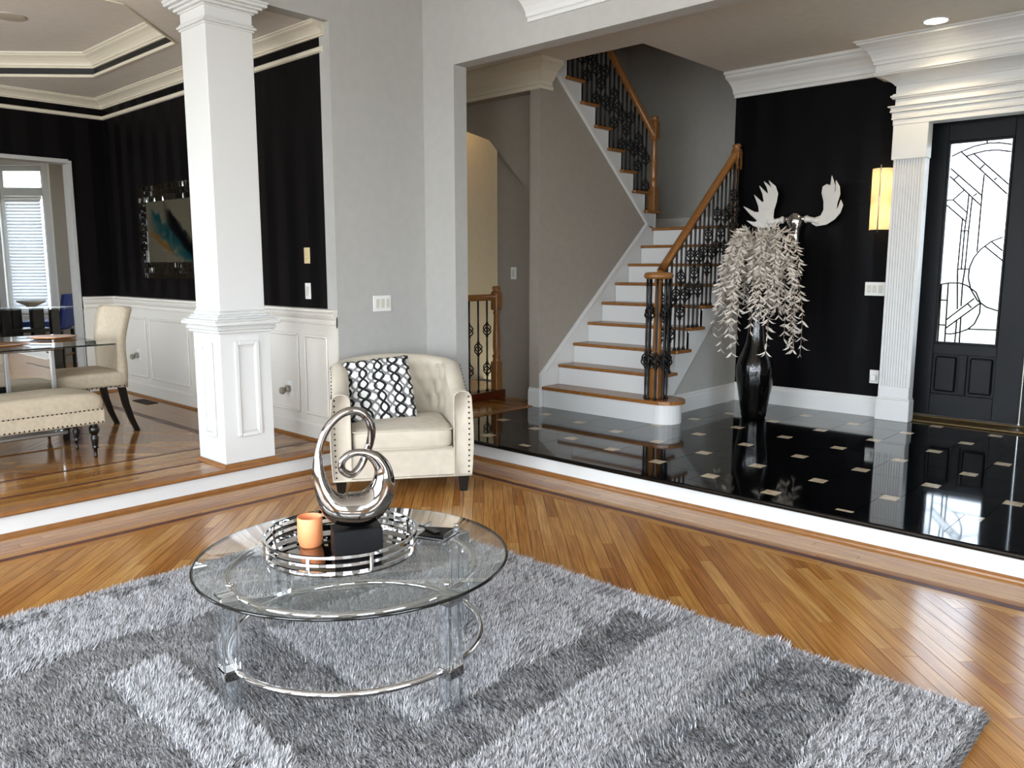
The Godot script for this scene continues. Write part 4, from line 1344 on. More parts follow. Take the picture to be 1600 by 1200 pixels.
# ------------------------------------------------------------------ armchair with nailheads, pillow
func build_armchair() -> void:
	var f := Vector2(0.82, 0.574).normalized()
	var c := Vector2(-3.8815, -3.157) - f * 0.335
	var A := thing("armchair", "cream velvet barrel armchair with tufted back, nailhead trim and black legs", "armchair", Vector3(c.x, 0, c.y), atan2(f.x, f.y))
	# shell: arms and back in one sweep along a U-shaped path
	var N := 193
	var path := []
	for i in N:
		var t := float(i) / (N - 1)
		var p: Vector2
		if t < 0.25:
			p = Vector2(0.375, lerpf(0.365, -0.10, t / 0.25))
		elif t > 0.75:
			p = Vector2(-0.375, lerpf(-0.10, 0.365, (t - 0.75) / 0.25))
		else:
			var a := PI * (t - 0.25) / 0.5
			p = Vector2(0.375 * signf(cos(a)) * pow(absf(cos(a)), 0.62), -0.10 - 0.275 * pow(sin(a), 0.72))
		path.append(p)
	var rows := []
	var inner_end := 27
	var nails := []
	for i in N:
		var p: Vector2 = path[i]
		var tg: Vector2 = (path[mini(i + 1, N - 1)] - path[maxi(i - 1, 0)]).normalized()
		var n := Vector2(-tg.y, tg.x)
		if n.dot(p - Vector2(0, 0.0)) < 0:
			n = -n
		var k := smoothstep(0.24, -0.16, p.y)
		var h := lerpf(0.655, 0.785, k) + 0.035 * k * (1.0 - pow(absf(p.x) / 0.375, 2.0))
		var s := float(i) / (N - 1)
		var r := []
		var lean := 0.05 * smoothstep(-0.05, -0.3, p.y)
		for j in inner_end:
			var y := lerpf(0.11, h - 0.045, j / float(inner_end - 1))
			var off := -0.055 + lean * (y - 0.4)
			# diamond tufting: dimples at the buttons
			for bt in buttons():
				var q := Vector2((s - bt.x) * 1.9, y - bt.y)
				off += 0.024 * exp(-q.length_squared() / 0.0012)
			# creases of the diamond pattern between the buttons
			var rw := (0.70 - y) / 0.1
			var kk := (s - 0.24) / 0.0612
			if s > 0.2 and s < 0.8:
				var fade := smoothstep(0.42, 0.49, y) * smoothstep(0.76, 0.71, y) * smoothstep(0.2, 0.25, s) * smoothstep(0.8, 0.75, s)
				for mm in [kk - 0.5 * rw, kk + 0.5 * rw]:
					var dd: float = (mm - round(mm)) * 0.0612 * 1.9 * 0.8
					off += 0.007 * fade * exp(-dd * dd / 0.00012)
			r.append(p + n * off)
			r[-1] = Vector3(r[-1].x, y, r[-1].y)
		for j in 6:
			var a := PI * (j + 0.5) / 6.0
			var q: Vector2 = p + n * (-cos(a) * 0.055 + lean * (h - 0.4))
			r.append(Vector3(q.x, h - 0.045 + sin(a) * 0.045, q.y))
		for j in 7:
			var y := lerpf(h - 0.045, 0.11, j / 6.0)
			var q: Vector2 = p + n * (0.055 + lean * (y - 0.4) + 0.012 * sin(PI * j / 6.0))
			r.append(Vector3(q.x, y, q.y))
		rows.append(r)
	var g := mb(true)
	grid(g, rows, true, false, true)
	fan(g, rows[0], rows[0][13] - Vector3(0, 0, 1))
	fan(g, rows[N - 1], rows[N - 1][13] - Vector3(0, 0, 1))
	var sh := put("shell", g, "cream_velvet", A)
	# piping along the two front edges
	for e in [0, N - 1]:
		g = mb(true)
		var pts := []
		for q in rows[e]:
			pts.append(q + Vector3(0, 0, 0.002))
		tube(g, pts, 0.004, 5, false, false)
		put("piping", g, "cream_velvet", sh)
	# tufting buttons
	g = mb(true)
	for bt in buttons():
		var i := clampi(int(round(bt.x * (N - 1))), 1, N - 2)
		var j := clampi(int(round((bt.y - 0.11) / 0.0245)), 1, inner_end - 1)
		lathe(g, [Vector2(0, -0.006), Vector2(0.011, -0.004), Vector2(0.013, 0.0), Vector2(0.009, 0.005), Vector2(0, 0.007)], rows[i][j], 8)
	put("tuft_buttons", g, "cream_velvet", sh)
	# nailheads: down the front of both arms and along the outer top edge
	g = mb(true)
	for sx in [-1.0, 1.0]:
		for i in 15:
			nail(g, Vector3(sx * (0.412 + 0.004 * sin(i * 0.2)), 0.135 + i * 0.0345, 0.366), Vector3(0, 0, 1))
		for i in 22:
			var idx: int = (6 + i * 4) if sx > 0 else (N - 7 - i * 4)
			var q: Vector3 = rows[idx][inner_end + 6]
			nail(g, q + Vector3(0, 0.012, 0), Vector3(q.x, 0, q.z + 0.1).normalized())
	put("nailhead_trim", g, "nailhead", A)
	g = mb()
	box(g, Vector3(0, 0.2, 0.012), Vector3(0.66, 0.18, 0.69), 0.012)
	put("seat_base", g, "cream_velvet", A)
	g = mb(true)
	tube(g, [Vector3(-0.43, 0.113, 0.367), Vector3(0, 0.113, 0.36), Vector3(0.43, 0.113, 0.367)], 0.006, 6)
	put("base_welt", g, "cream_velvet", A)
	# loose seat cushion with welts
	g = mb(true)
	cushion(g, Vector3(0, 0.355, 0.055), Vector3(0.635, 0.135, 0.62), 0.035, 0.018)
	var cu := put("seat_cushion", g, "cream_velvet", A)
	g = mb(true)
	for yy in [0.413, 0.298]:
		tube(g, [Vector3(-0.3, yy, -0.2), Vector3(-0.308, yy, 0.345), Vector3(-0.295, yy, 0.358), Vector3(0.295, yy, 0.358), Vector3(0.308, yy, 0.345), Vector3(0.3, yy, -0.2)], 0.005, 6)
	put("welt", g, "cream_velvet", cu)
	for q in [Vector3(-0.385, 0, 0.315), Vector3(0.385, 0, 0.315), Vector3(-0.30, 0, -0.30), Vector3(0.30, 0, -0.30)]:
		g = mb()
		var rr := []
		for e in [[0.0, 0.021], [0.115, 0.034]]:
			var ring := []
			for k in [[-1, -1], [1, -1], [1, 1], [-1, 1]]:
				ring.append(q + Vector3(k[0] * e[1], e[0], k[1] * e[1]))
			rr.append(ring)
		for k in 4:
			oquad(g, rr[0][k], rr[0][(k + 1) % 4], rr[1][(k + 1) % 4], rr[1][k], q + Vector3(0, 0.05, 0))
		fan(g, rr[0], q + Vector3(0, 0.1, 0))
		put("leg", g, "black_wood", A)
	# throw pillow leaning in the chair's left corner
	var P := top("throw_pillow", pillow_mesh(0.44), pillow_material(), "square throw pillow with black and grey chain print on the cream armchair", "pillow")
	var B := Basis(Vector3.UP, atan2(f.x, f.y) + 0.05) * Basis(Vector3.RIGHT, -0.42) * Basis(Vector3.BACK, 0.09)
	var right := Vector2(f.y, -f.x)
	var pc := c + right * -0.115 + f * -0.055
	P.transform = Transform3D(B, Vector3(pc.x, 0.615, pc.y))

func buttons() -> Array:
	var r := []
	for row in 3:
		for k in 9:
			var s := 0.24 + 0.52 * (k + (0.5 if row % 2 == 1 else 0.0)) / 8.5
			if s < 0.77:
				r.append(Vector2(s, [0.70, 0.60, 0.50][row]))
	return r

func nail(g: SurfaceTool, p: Vector3, n: Vector3) -> void:
	var u := n.cross(Vector3.UP).normalized()
	var w := u.cross(n)
	var r0 := []
	var r1 := []
	for k in 6:
		var a := TAU * k / 6.0
		r0.append(p + (u * cos(a) + w * sin(a)) * 0.0065)
		r1.append(p + (u * cos(a) + w * sin(a)) * 0.004 + n * 0.004)
	for k in 6:
		oquad(g, r0[k], r0[(k + 1) % 6], r1[(k + 1) % 6], r1[k], p)
	fan(g, r1, p)

# soft box: superellipsoid-like rounded cushion with a domed top
func cushion(g: SurfaceTool, c: Vector3, s: Vector3, edge: float, dome: float) -> void:
	var rows := []
	var nu := 40
	var prof := []
	for i in 7:
		var a := -PI / 2 + PI / 2 * i / 6.0
		prof.append(Vector2(1.0 - (1.0 - cos(a)) * edge / (s.x * 0.5), -s.y * 0.5 + edge + sin(a) * edge))
	for i in 7:
		var a := PI / 2 * i / 6.0
		prof.append(Vector2(1.0 - (1.0 - cos(a)) * edge / (s.x * 0.5), s.y * 0.5 - edge + sin(a) * edge))
	for k in [0.7, 0.45, 0.2, 0.0]:
		prof.append(Vector2(k, s.y * 0.5 + dome * (1.0 - k * k)))
	prof.push_front(Vector2(0.0, -s.y * 0.5))
	for q in prof:
		var r := []
		for k in nu:
			var a := TAU * k / nu
			var ca := cos(a)
			var sa := sin(a)
			var e := 0.22
			r.append(c + Vector3(signf(ca) * pow(absf(ca), e) * s.x * 0.5 * q.x, q.y, signf(sa) * pow(absf(sa), e) * s.z * 0.5 * q.x))
		rows.append(r)
	grid(g, rows, true, false, true)

func pillow_mesh(w: float) -> SurfaceTool:
	var g := mb(true)
	for side in [1.0, -1.0]:
		var rows := []
		for i in 21:
			var r := []
			for j in 21:
				var x := i / 10.0 - 1.0
				var y := j / 10.0 - 1.0
				var h := pow(maxf(0.0, (1.0 - x * x) * (1.0 - y * y)), 0.45) * 0.075
				var pinch := 1.0 - 0.07 * (1.0 - absf(x * y))
				r.append(Vector3(x * w * 0.5 * lerpf(1.0, pinch, absf(y)), y * w * 0.5 * lerpf(1.0, pinch, absf(x)), side * h))
			rows.append(r)
		for i in 20:
			for j in 20:
				var q := [[i, j], [i + 1, j], [i + 1, j + 1], [i, j + 1]]
				var o := [0, 2, 1, 0, 3, 2] if side > 0 else [0, 1, 2, 0, 2, 3]
				for k in o:
					v(g, rows[q[k][0]][q[k][1]], Vector2(q[k][0] / 20.0, 1.0 - q[k][1] / 20.0))
	return g

# printed cloth: twisted chains of black and grey on white
func pillow_material() -> StandardMaterial3D:
	var n := 320
	var im := Image.create(n, n, false, Image.FORMAT_RGB8)
	im.fill(Color(0.88, 0.88, 0.86))
	for pass_ in 2:
		var cols := 4
		for c in range(-1, cols + 1):
			var cx := (c + (0.5 if pass_ == 0 else 0.0)) * n / cols
			var tone := Color(0.46, 0.46, 0.46) if pass_ == 0 else Color(0.035, 0.035, 0.04)
			var per := 104.0
			var ph := c * 1.9 + pass_ * 1.1
			for y in n:
				var sw := 22.0 + 5.0 * sin(y * 0.031 + c * 2.0)
				for sg in [-1.0, 1.0]:
					var x: float = cx + sg * sw * sin(TAU * y / per + ph) + 5.0 * sin(y * 0.02 + c)
					var slope: float = absf(sw * TAU / per * cos(TAU * y / per + ph))
					var half: float = (7.2 if sg > 0 else 5.6) * sqrt(1.0 + slope * slope) * 0.8
					for xx in range(int(x - half), int(x + half) + 1):
						if xx >= 0 and xx < n:
							im.set_pixel(xx, y, tone)
	var m := mat("pillow_print", Color(1, 1, 1), 0.85)
	m.albedo_texture = ImageTexture.create_from_image(im)
	return m

# ------------------------------------------------------------------ rug
func rug_zone(x: float, z: float) -> Array:
	# returns [pile height factor, lay direction angle, tone]: nested rectangles with differently laid pile
	if x < -3.43:
		return [0.8, 1.4, 0.90]
	if x < -3.04:
		return [1.15, 2.4, 0.99]
	if x > -0.865:
		return [0.8, 1.7, 0.92]
	if x > -1.17:
		return [0.7, 4.1, 0.81]
	if x > -1.24:
		return [1.3, 4.0, 0.96]
	if x > -1.56:
		return [0.9, 2.6, 0.95]
	if z < -2.62:
		return [1.1, 1.6, 0.98]
	if x > -1.80:
		return [0.7, 4.15, 0.81]
	if z > -0.94:
		return [0.75, 4.2, 0.83]
	if z > -1.13 and x > -2.78:
		return [1.25, 2.2, 1.02]
	if x < -2.72:
		return [0.75, 4.0, 0.84]
	if z > -1.50:
		return [0.75, 4.15, 0.83]
	if z > -1.95:
		return [1.1, 2.8, 0.97]
	return [1.0, 2.0, 0.95]

func build_rug() -> void:
	var x0 := -3.59
	var x1 := -0.51
	var z0 := -2.77
	var z1 := -0.25
	var R := thing("shag_rug", "silver grey shaggy rug with carved bands on the oak floor", "rug")
	var g := mb()
	bx(g, Vector3(x0 + 0.01, 0.0, z0 + 0.01), Vector3(x1 - 0.01, 0.012, z1 - 0.01))
	put("backing", g, "rug_backing", R)
	# tufts: a handful of bent yarn blades each, in three variants
	var zone_noise := FastNoiseLite.new()
	zone_noise.seed = 5
	zone_noise.frequency = 3.2
	var lists := [[], [], []]
	var sp := 0.0115
	var nx := int((x1 - x0) / sp)
	var nz := int((z1 - z0) / sp)
	var r2 := RandomNumberGenerator.new()
	r2.seed = 99
	for i in nx:
		for j in nz:
			var x := x0 + (i + r2.randf()) * sp
			var z := z0 + (j + r2.randf()) * sp
			var wob := zone_noise.get_noise_2d(x, z) * 0.05
			var q := rug_zone(x + wob, z + zone_noise.get_noise_2d(z + 9.0, x) * 0.05)
			var nn := zone_noise.get_noise_2d(x * 2.0 + 40.0, z * 2.0)
			var h: float = q[0] * r2.randf_range(0.8, 1.15) * (1.0 + 0.25 * nn)
			var ang: float = q[1] + nn * 1.6 + r2.randf_range(-0.9, 0.9)
			# edge tufts fall outwards
			if x > x1 - 0.03:
				ang = 0.0
			elif x < x0 + 0.03:
				ang = PI
			elif z < z0 + 0.03:
				ang = PI / 2
			var b := Basis(Vector3.UP, ang).scaled(Vector3(1, h, 1))
			var tone: float = q[2] * r2.randf_range(0.82, 1.18) * (1.0 + 0.2 * nn)
			lists[(i * 7 + j * 3) % 3].append([Transform3D(b, Vector3(x, 0.01, z)), Color(tone, tone, tone)])
	for k in 3:
		var mm := MultiMesh.new()
		mm.transform_format = MultiMesh.TRANSFORM_3D
		mm.use_colors = true
		mm.mesh = tuft_mesh(k)
		mm.instance_count = lists[k].size()
		for i in lists[k].size():
			mm.set_instance_transform(i, lists[k][i][0])
			mm.set_instance_color(i, lists[k][i][1])
		var mi := MultiMeshInstance3D.new()
		mi.name = "pile"
		mi.multimesh = mm
		mi.set_meta("kind", "stuff")
		R.add_child(mi, true)

func tuft_mesh(k: int) -> Mesh:
	var r := RandomNumberGenerator.new()
	r.seed = 31 + k
	var g := mb(false)
	for b in 11:
		var base := Vector3(r.randf_range(-0.011, 0.011), 0, r.randf_range(-0.011, 0.011))
		var len_ := r.randf_range(0.026, 0.044)
		var side := r.randf_range(-1.3, 1.3)
		var dirv := Vector3(cos(side), 0, -sin(side))
		var lean := r.randf_range(0.35, 0.85)
		var p1 := base + Vector3(0, len_ * 0.55, 0) + dirv * len_ * 0.22 * lean
		var p2 := base + Vector3(0, len_ * 0.85, 0) + dirv * len_ * 0.75 * lean
		var tw := r.randf_range(-1.0, 1.0)
		var wv := Vector3(-dirv.z, 0, dirv.x).rotated(Vector3.UP, tw) * 0.0017
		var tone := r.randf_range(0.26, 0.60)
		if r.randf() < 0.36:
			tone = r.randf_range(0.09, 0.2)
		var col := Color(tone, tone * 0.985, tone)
		g.set_color(col)
		var t := [base - wv, p1 - wv, base + wv, base + wv, p1 - wv, p1 + wv, p1 - wv, p2, p1 + wv]
		for p in t:
			g.add_vertex(p)
	g.generate_normals()
	var m := g.commit()
	m.surface_set_material(0, M.rug_pile)
	return m

# ------------------------------------------------------------------ coffee table
const TC := Vector2(-2.245, -1.60)
func build_coffee_table() -> void:
	var T := thing("coffee_table", "round glass coffee table with acrylic legs and two chrome rings on the rug", "table")
	var g := mb(true)
	var R := 0.53
	var c := Vector3(TC.x, 0, TC.y)
	lathe(g, [Vector2(0, 0.430), Vector2(R - 0.004, 0.430), Vector2(R, 0.4325), Vector2(R, 0.4395), Vector2(R - 0.004, 0.442), Vector2(0, 0.442)], c, 96)
	put("glass_top", g, "table_glass", T)
	g = mb(true)
	var pts := []
	for k in 96:
		var a := TAU * k / 96
		pts.append(c + Vector3(cos(a) * (R + 0.001), 0.436, sin(a) * (R + 0.001)))
	tube(g, pts, 0.0052, 6, true)
	var e := put("glass_rim", g, "glass_edge", T)
	e.set_meta("label", "dark green glass edge")
	for q in [[0.398, 0.42], [0.155, 0.44]]:
		g = mb(true)
		pts = []
		for k in 72:
			var a := TAU * k / 72
			pts.append(c + Vector3(cos(a) * q[1], q[0], sin(a) * q[1]))
		tube(g, pts, 0.0115, 10, true)
		put("chrome_ring", g, "chrome", T)
	for p in [Vector2(-2.292, -1.145), Vector2(-1.79, -1.632), Vector2(-2.205, -2.06), Vector2(-2.70, -1.575)]:
		var d: Vector2 = (p - TC).normalized()
		var B := Basis(Vector3.UP, atan2(d.x, d.y))
		var o := Vector3(p.x, 0, p.y)
		# two acrylic bars per leg with chrome clamps at both rings
		g = mb()
		for sx in [-0.022, 0.022]:
			box(g, o + B * Vector3(sx, 0.215, 0), Vector3(0.019, 0.405, 0.052), 0.002, B)
		var l := put("leg", g, "acrylic", T)
		g = mb()
		for yy in [0.398, 0.155]:
			box(g, o + B * Vector3(0, yy, -0.0), Vector3(0.064, 0.034, 0.058), 0.003, B)
		put("clamp", g, "chrome", l)
		g = mb(true)
		lathe(g, [Vector2(0.012, 0.4425), Vector2(0.012, 0.445), Vector2(0.008, 0.447), Vector2(0, 0.4475)], o - Vector3(d.x, 0, d.y) * 0.012, 12)
		put("screw_cap", g, "chrome", l)

func build_table_things() -> void:
	var y := 0.4425
	# mirrored tray with a three-rail gallery
	var tc := Vector3(-2.30, y, -1.585)
	var T := thing("mirror_tray", "round mirrored tray with chrome gallery rails on the glass coffee table", "tray", tc)
	var R := 0.262
	var g := mb(true)
	lathe(g, [Vector2(0, 0.0), Vector2(R, 0.0), Vector2(R, 0.011), Vector2(R - 0.004, 0.012), Vector2(0, 0.012)], Vector3.ZERO, 64)
	put("mirror_base", g, "tray_mirror", T)
	for yy in [0.014, 0.040, 0.066]:
		g = mb(true)
		var rows := []
		for k in 64:
			var a := TAU * k / 64
			var d := Vector3(cos(a), 0, sin(a))
			rows.append([d * (R + 0.004) + Vector3(0, yy - 0.005, 0), d * (R + 0.004) + Vector3(0, yy + 0.005, 0), d * (R - 0.004) + Vector3(0, yy + 0.005, 0), d * (R - 0.004) + Vector3(0, yy - 0.005, 0)])
		g.set_smooth_group(-1)
		grid(g, rows, true, true, true)
		put("gallery_rail", g, "chrome", T)
	for k in 8:
		var a := TAU * (k + 0.3) / 8
		g = mb()
		box(g, Vector3(cos(a) * R, 0.038, sin(a) * R), Vector3(0.012, 0.058, 0.012), 0.002, Basis(Vector3.UP, -a))
		put("gallery_post", g, "chrome", T)
	y += 0.0125
	# knot sculpture
	var ax := Vector2(0.46, -0.888).normalized()
	var S := thing("knot_sculpture", "polished chrome looped knot sculpture on a black block", "sculpture", Vector3(-2.205, y, -1.583), atan2(-ax.y, ax.x))
	g = mb()
	box(g, Vector3(0, 0.048, 0), Vector3(0.165, 0.096, 0.092), 0.003)
	put("base", g, "black_satin", S)
	var K := [[640, 722, 112, 0], [545, 700, 98, 4], [478, 610, 61, 6], [440, 480, 41, 6], [446, 330, 24, 5], [495, 190, 26, 3], [580, 100, 26, 0], [670, 82, 27, -3], [738, 130, 27, -8], [766, 210, 27, -16], [757, 300, 25, -26], [728, 385, 24, -30], [690, 455, 24, -22], [635, 494, 24, -6], [583, 460, 24, 6], [578, 400, 24, 14], [625, 353, 24, 20], [700, 348, 24, 22], [775, 388, 41, 20], [822, 470, 56, 14], [822, 580, 80, 8], [785, 662, 98, 2], [718, 716, 112, 0]]
	var sc := 0.00053
	var n := K.size()
	var pts := []
	var rad := []
	for i in n:
		for s in 6:
			var t := s / 6.0
			var q := []
			for d in 4:
				var p0: float = K[(i - 1 + n) % n][d]
				var p1: float = K[i][d]
				var p2: float = K[(i + 1) % n][d]
				var p3: float = K[(i + 2) % n][d]
				q.append(0.5 * ((2.0 * p1) + (-p0 + p2) * t + (2.0 * p0 - 5.0 * p1 + 4.0 * p2 - p3) * t * t + (-p0 + 3.0 * p1 - 3.0 * p2 + p3) * t * t * t))
			pts.append(Vector3((q[0] - 655.0) * sc * 1.06, 0.094 + (838.0 - q[1]) * sc, q[3] * sc * 1.4))
			rad.append(q[2] * sc)
	# flattened tube so that the thick crescent stays slim in depth
	g = mb(true)
	var rows := []
	for i in pts.size():
		var tgt: Vector3 = (pts[(i + 1) % pts.size()] - pts[(i - 1 + pts.size()) % pts.size()]).normalized()
		var side := tgt.cross(Vector3.BACK).normalized()
		var dep := side.cross(tgt).normalized()
		var r := []
		for k in 18:
			var a := TAU * k / 18
			r.append(pts[i] + side * cos(a) * rad[i] + dep * sin(a) * minf(rad[i], 0.014 + rad[i] * 0.6))
		rows.append(r)
	grid(g, rows, true, true, true)
	put("loop", g, "dark_chrome", S)
	# peach candle cup
	g = mb(true)
	lathe(g, [Vector2(0, 0.0), Vector2(0.034, 0.0), Vector2(0.038, 0.004), Vector2(0.039, 0.012), Vector2(0.043, 0.022), Vector2(0.0435, 0.105), Vector2(0.0425, 0.107), Vector2(0.0405, 0.105), Vector2(0.040, 0.075), Vector2(0, 0.072)], Vector3.ZERO, 36)
	var cu := top("candle_cup", g, "peach_ceramic", "peach orange candle cup on the mirrored tray", "candle")
	cu.position = Vector3(-2.385, y, -1.515)
	# acrylic coaster caddy with black cards
	var ang := 0.35
	var C := thing("acrylic_caddy", "clear acrylic caddy on the glass table beside the mirrored tray", "caddy", Vector3(-2.165, 0.4425, -1.915), ang)
	g = mb()
	box(g, Vector3(0, 0.003, 0), Vector3(0.125, 0.006, 0.125), 0.001)
	for s in [-1.0, 1.0]:
		box(g, Vector3(0.0605 * s, 0.018, 0.0), Vector3(0.004, 0.024, 0.125), 0.001)
	put("caddy_tray", g, "acrylic", C)
	for i in 2:
		g = mb()
		box(g, Vector3.ZERO, Vector3(0.105, 0.004, 0.105), 0.001)
		var k := top("black_coaster", g, "black_satin", ["lower square black coaster in the clear acrylic caddy", "upper square black coaster in the clear acrylic caddy"][i], "coaster", "black coasters in the acrylic caddy")
		k.transform = Transform3D(Basis(Vector3.UP, ang + 0.25 * i), Vector3(-2.165, 0.4512 + 0.0045 * i, -1.915))
	g = mb()
	box(g, Vector3(0, 0, 0), Vector3(0.075, 0.006, 0.028), 0.002)
	box(g, Vector3(-0.055, 0, 0.004), Vector3(0.05, 0.005, 0.012), 0.002, Basis(Vector3.UP, 0.2))
	var kf := top("key_fob", g, "black_wood", "small black key fob lying on the black coasters", "key")
	kf.transform = Transform3D(Basis(Vector3.UP, ang - 0.5), Vector3(-2.18, 0.4615, -1.905))

# ------------------------------------------------------------------ vase with white willow strands, antlers
func build_vase() -> void:
	var V := thing("floor_vase", "tall black textured floor vase with slim neck on the black tiles", "vase", Vector3(-3.15, FL, -6.42))
	var g := mb(true)
	lathe(g, [Vector2(0, 0.0), Vector2(0.095, 0.0), Vector2(0.105, 0.02), Vector2(0.112, 0.08), Vector2(0.128, 0.18), Vector2(0.146, 0.28), Vector2(0.158, 0.37), Vector2(0.156, 0.44), Vector2(0.138, 0.51), Vector2(0.108, 0.58), Vector2(0.085, 0.65), Vector2(0.073, 0.74), Vector2(0.068, 0.84), Vector2(0.069, 0.95), Vector2(0.075, 1.05), Vector2(0.083, 1.12), Vector2(0.078, 1.121), Vector2(0.068, 1.05), Vector2(0.06, 0.9), Vector2(0.0, 0.88)], Vector3.ZERO, 40)
	put("body", g, "vase_black", V)
	var W := thing("willow_arrangement", "white drooping artificial willow branches standing in the black vase", "plant", Vector3(-3.15, FL + 1.0, -6.42))
	var r := RandomNumberGenerator.new()
	r.seed = 17
	for i in 60:
		var a := TAU * i / 60.0 * 7.0 + r.randf_range(-0.2, 0.2)
		var reach := r.randf_range(0.10, 0.36)
		var peak := r.randf_range(0.42, 0.68) - reach * 0.28
		var drop := r.randf_range(0.35, 0.86) * (0.5 + reach * 1.3)
		var pts := []
		var d := Vector3(cos(a), 0, sin(a))
		for k in 25:
			var t := k / 24.0
			var p: Vector3
			if t < 0.4:
				var u := t / 0.4
				p = d * (0.03 + reach * 0.62 * u * u) + Vector3(0, -0.02 + peak * sin(u * PI * 0.5), 0)
			else:
				var u := (t - 0.4) / 0.6
				p = d * (0.03 + reach * (0.62 + 0.38 * sin(u * PI * 0.5))) + Vector3(0, -0.02 + peak - drop * pow(u, 1.35), 0)
			p += Vector3(sin(t * 9.0 + i), 0, cos(t * 7.0 + i * 2.0)) * 0.012
			pts.append(p)
		g = mb(true)
		tube(g, pts, 0.0022, 4, false, false)
		var s := put("strand", g, "willow_stem", W)
		g = mb(false)
		for k in range(3, 25):
			for q in 3:
				var p: Vector3 = pts[k]
				var tdir: Vector3 = (pts[k] - pts[k - 1]).normalized()
				var ra := r.randf() * TAU
				var out := Vector3(cos(ra), 0, sin(ra))
				var dir := (tdir * 0.75 + out * r.randf_range(0.35, 0.9)).normalized()
				var L := r.randf_range(0.045, 0.085)
				var wv := dir.cross(Vector3(sin(ra * 3.0), 0.4, cos(ra * 2.0))).normalized() * r.randf_range(0.005, 0.009)
				var curl := (out * 0.5 + Vector3(0, 0.45, 0)) * L * r.randf_range(0.2, 0.6)
				var m1 := p + dir * L * 0.35
				var m2 := p + dir * L * 0.75 + curl * 0.35
				var e := p + dir * L + curl
				for tr in [[p, m1 - wv, m1 + wv], [m1 - wv, m2 - wv * 0.8, m1 + wv], [m1 + wv, m2 - wv * 0.8, m2 + wv * 0.8], [m2 - wv * 0.8, e, m2 + wv * 0.8]]:
					for z in tr:
						v(g, z)
		put("leaves", g, "willow_white", s)
	# antler wall mount
	var A := thing("antler_mount", "white moose antlers on a silver skull mounted on the black wall", "wall decor", Vector3(-3.17, 1.83, ZW))
	g = mb(true)
	lathe(g, [Vector2(0.0, -0.24), Vector2(0.035, -0.235), Vector2(0.05, -0.20), Vector2(0.042, -0.13), Vector2(0.055, -0.07), Vector2(0.075, -0.02), Vector2(0.07, 0.03), Vector2(0.045, 0.065), Vector2(0.0, 0.075)], Vector3(0, 0, 0.07), 20, 1.0, 0.8)
	for sx in [-1.0, 1.0]:
		tube(g, [Vector3(0, 0.01, 0.07), Vector3(sx * 0.07, 0.015, 0.08), Vector3(sx * 0.12, 0.01, 0.085)], [0.03, 0.026, 0.024], 10)
	put("skull", g, "chrome", A)
	for sx in [-1.0, 1.0]:
		antler(A, sx)

func antler(A: Node, sx: float) -> void:
	var g := mb(true)
	# beam from the skull outwards
	tube(g, [Vector3(sx * 0.10, 0.01, 0.085), Vector3(sx * 0.115, 0.01, 0.086), Vector3(sx * 0.13, 0.008, 0.088), Vector3(sx * 0.19, -0.005, 0.10), Vector3(sx * 0.24, -0.01, 0.115)], [0.03, 0.034, 0.024, 0.024, 0.032], 12)
	# palm: cupped blade with a scalloped, tined outline
	var pal: Array
	if sx < 0:
		pal = [Vector2(0.17, -0.035), Vector2(0.24, -0.05), Vector2(0.31, -0.05), Vector2(0.37, -0.03), Vector2(0.435, 0.015), Vector2(0.36, -0.005), Vector2(0.335, 0.012), Vector2(0.355, 0.035), Vector2(0.40, 0.075), Vector2(0.455, 0.14), Vector2(0.36, 0.085), Vector2(0.315, 0.085), Vector2(0.315, 0.14), Vector2(0.345, 0.24), Vector2(0.285, 0.17), Vector2(0.262, 0.18), Vector2(0.268, 0.25), Vector2(0.29, 0.31), Vector2(0.238, 0.25), Vector2(0.215, 0.245), Vector2(0.222, 0.30), Vector2(0.245, 0.345), Vector2(0.195, 0.30), Vector2(0.178, 0.295), Vector2(0.20, 0.35), Vector2(0.15, 0.30), Vector2(0.135, 0.24), Vector2(0.155, 0.17), Vector2(0.185, 0.10), Vector2(0.195, 0.04), Vector2(0.185, 0.01)]
	else:
		pal = [Vector2(0.17, -0.03), Vector2(0.21, -0.05), Vector2(0.30, -0.04), Vector2(0.37, 0.0), Vector2(0.42, 0.05), Vector2(0.445, 0.11), Vector2(0.435, 0.15), Vector2(0.415, 0.10), Vector2(0.385, 0.07), Vector2(0.395, 0.13), Vector2(0.425, 0.20), Vector2(0.425, 0.26), Vector2(0.405, 0.31), Vector2(0.40, 0.24), Vector2(0.375, 0.20), Vector2(0.385, 0.27), Vector2(0.37, 0.35), Vector2(0.355, 0.275), Vector2(0.32, 0.285), Vector2(0.285, 0.27), Vector2(0.272, 0.22), Vector2(0.285, 0.15), Vector2(0.28, 0.08), Vector2(0.25, 0.03), Vector2(0.19, 0.012)]
	var front := []
	var back := []
	for p in pal:
		var d := 0.10 + 0.10 * pow(maxf(p.y, 0.0) / 0.35, 1.3) + 0.12 * pow(maxf(p.x - 0.2, 0.0), 1.0)
		front.append(Vector3(sx * p.x, p.y, d + 0.009))
		back.append(Vector3(sx * p.x, p.y, d - 0.009))
	var tri := Geometry2D.triangulate_polygon(PackedVector2Array(pal))
	g.set_smooth_group(-1)
	for i in range(0, tri.size(), 3):
		otri(g, front[tri[i]], front[tri[i + 1]], front[tri[i + 2]], front[tri[i]] - Vector3(0, 0, 1))
		otri(g, back[tri[i]], back[tri[i + 1]], back[tri[i + 2]], back[tri[i]] + Vector3(0, 0, 1))
	g.set_smooth_group(0)
	var ring := []
	for i in pal.size():
		ring.append((front[i] + back[i]) * 0.5)
	tube(g, ring, 0.007, 8, true)
	put("antler", g, "antler_white", A)

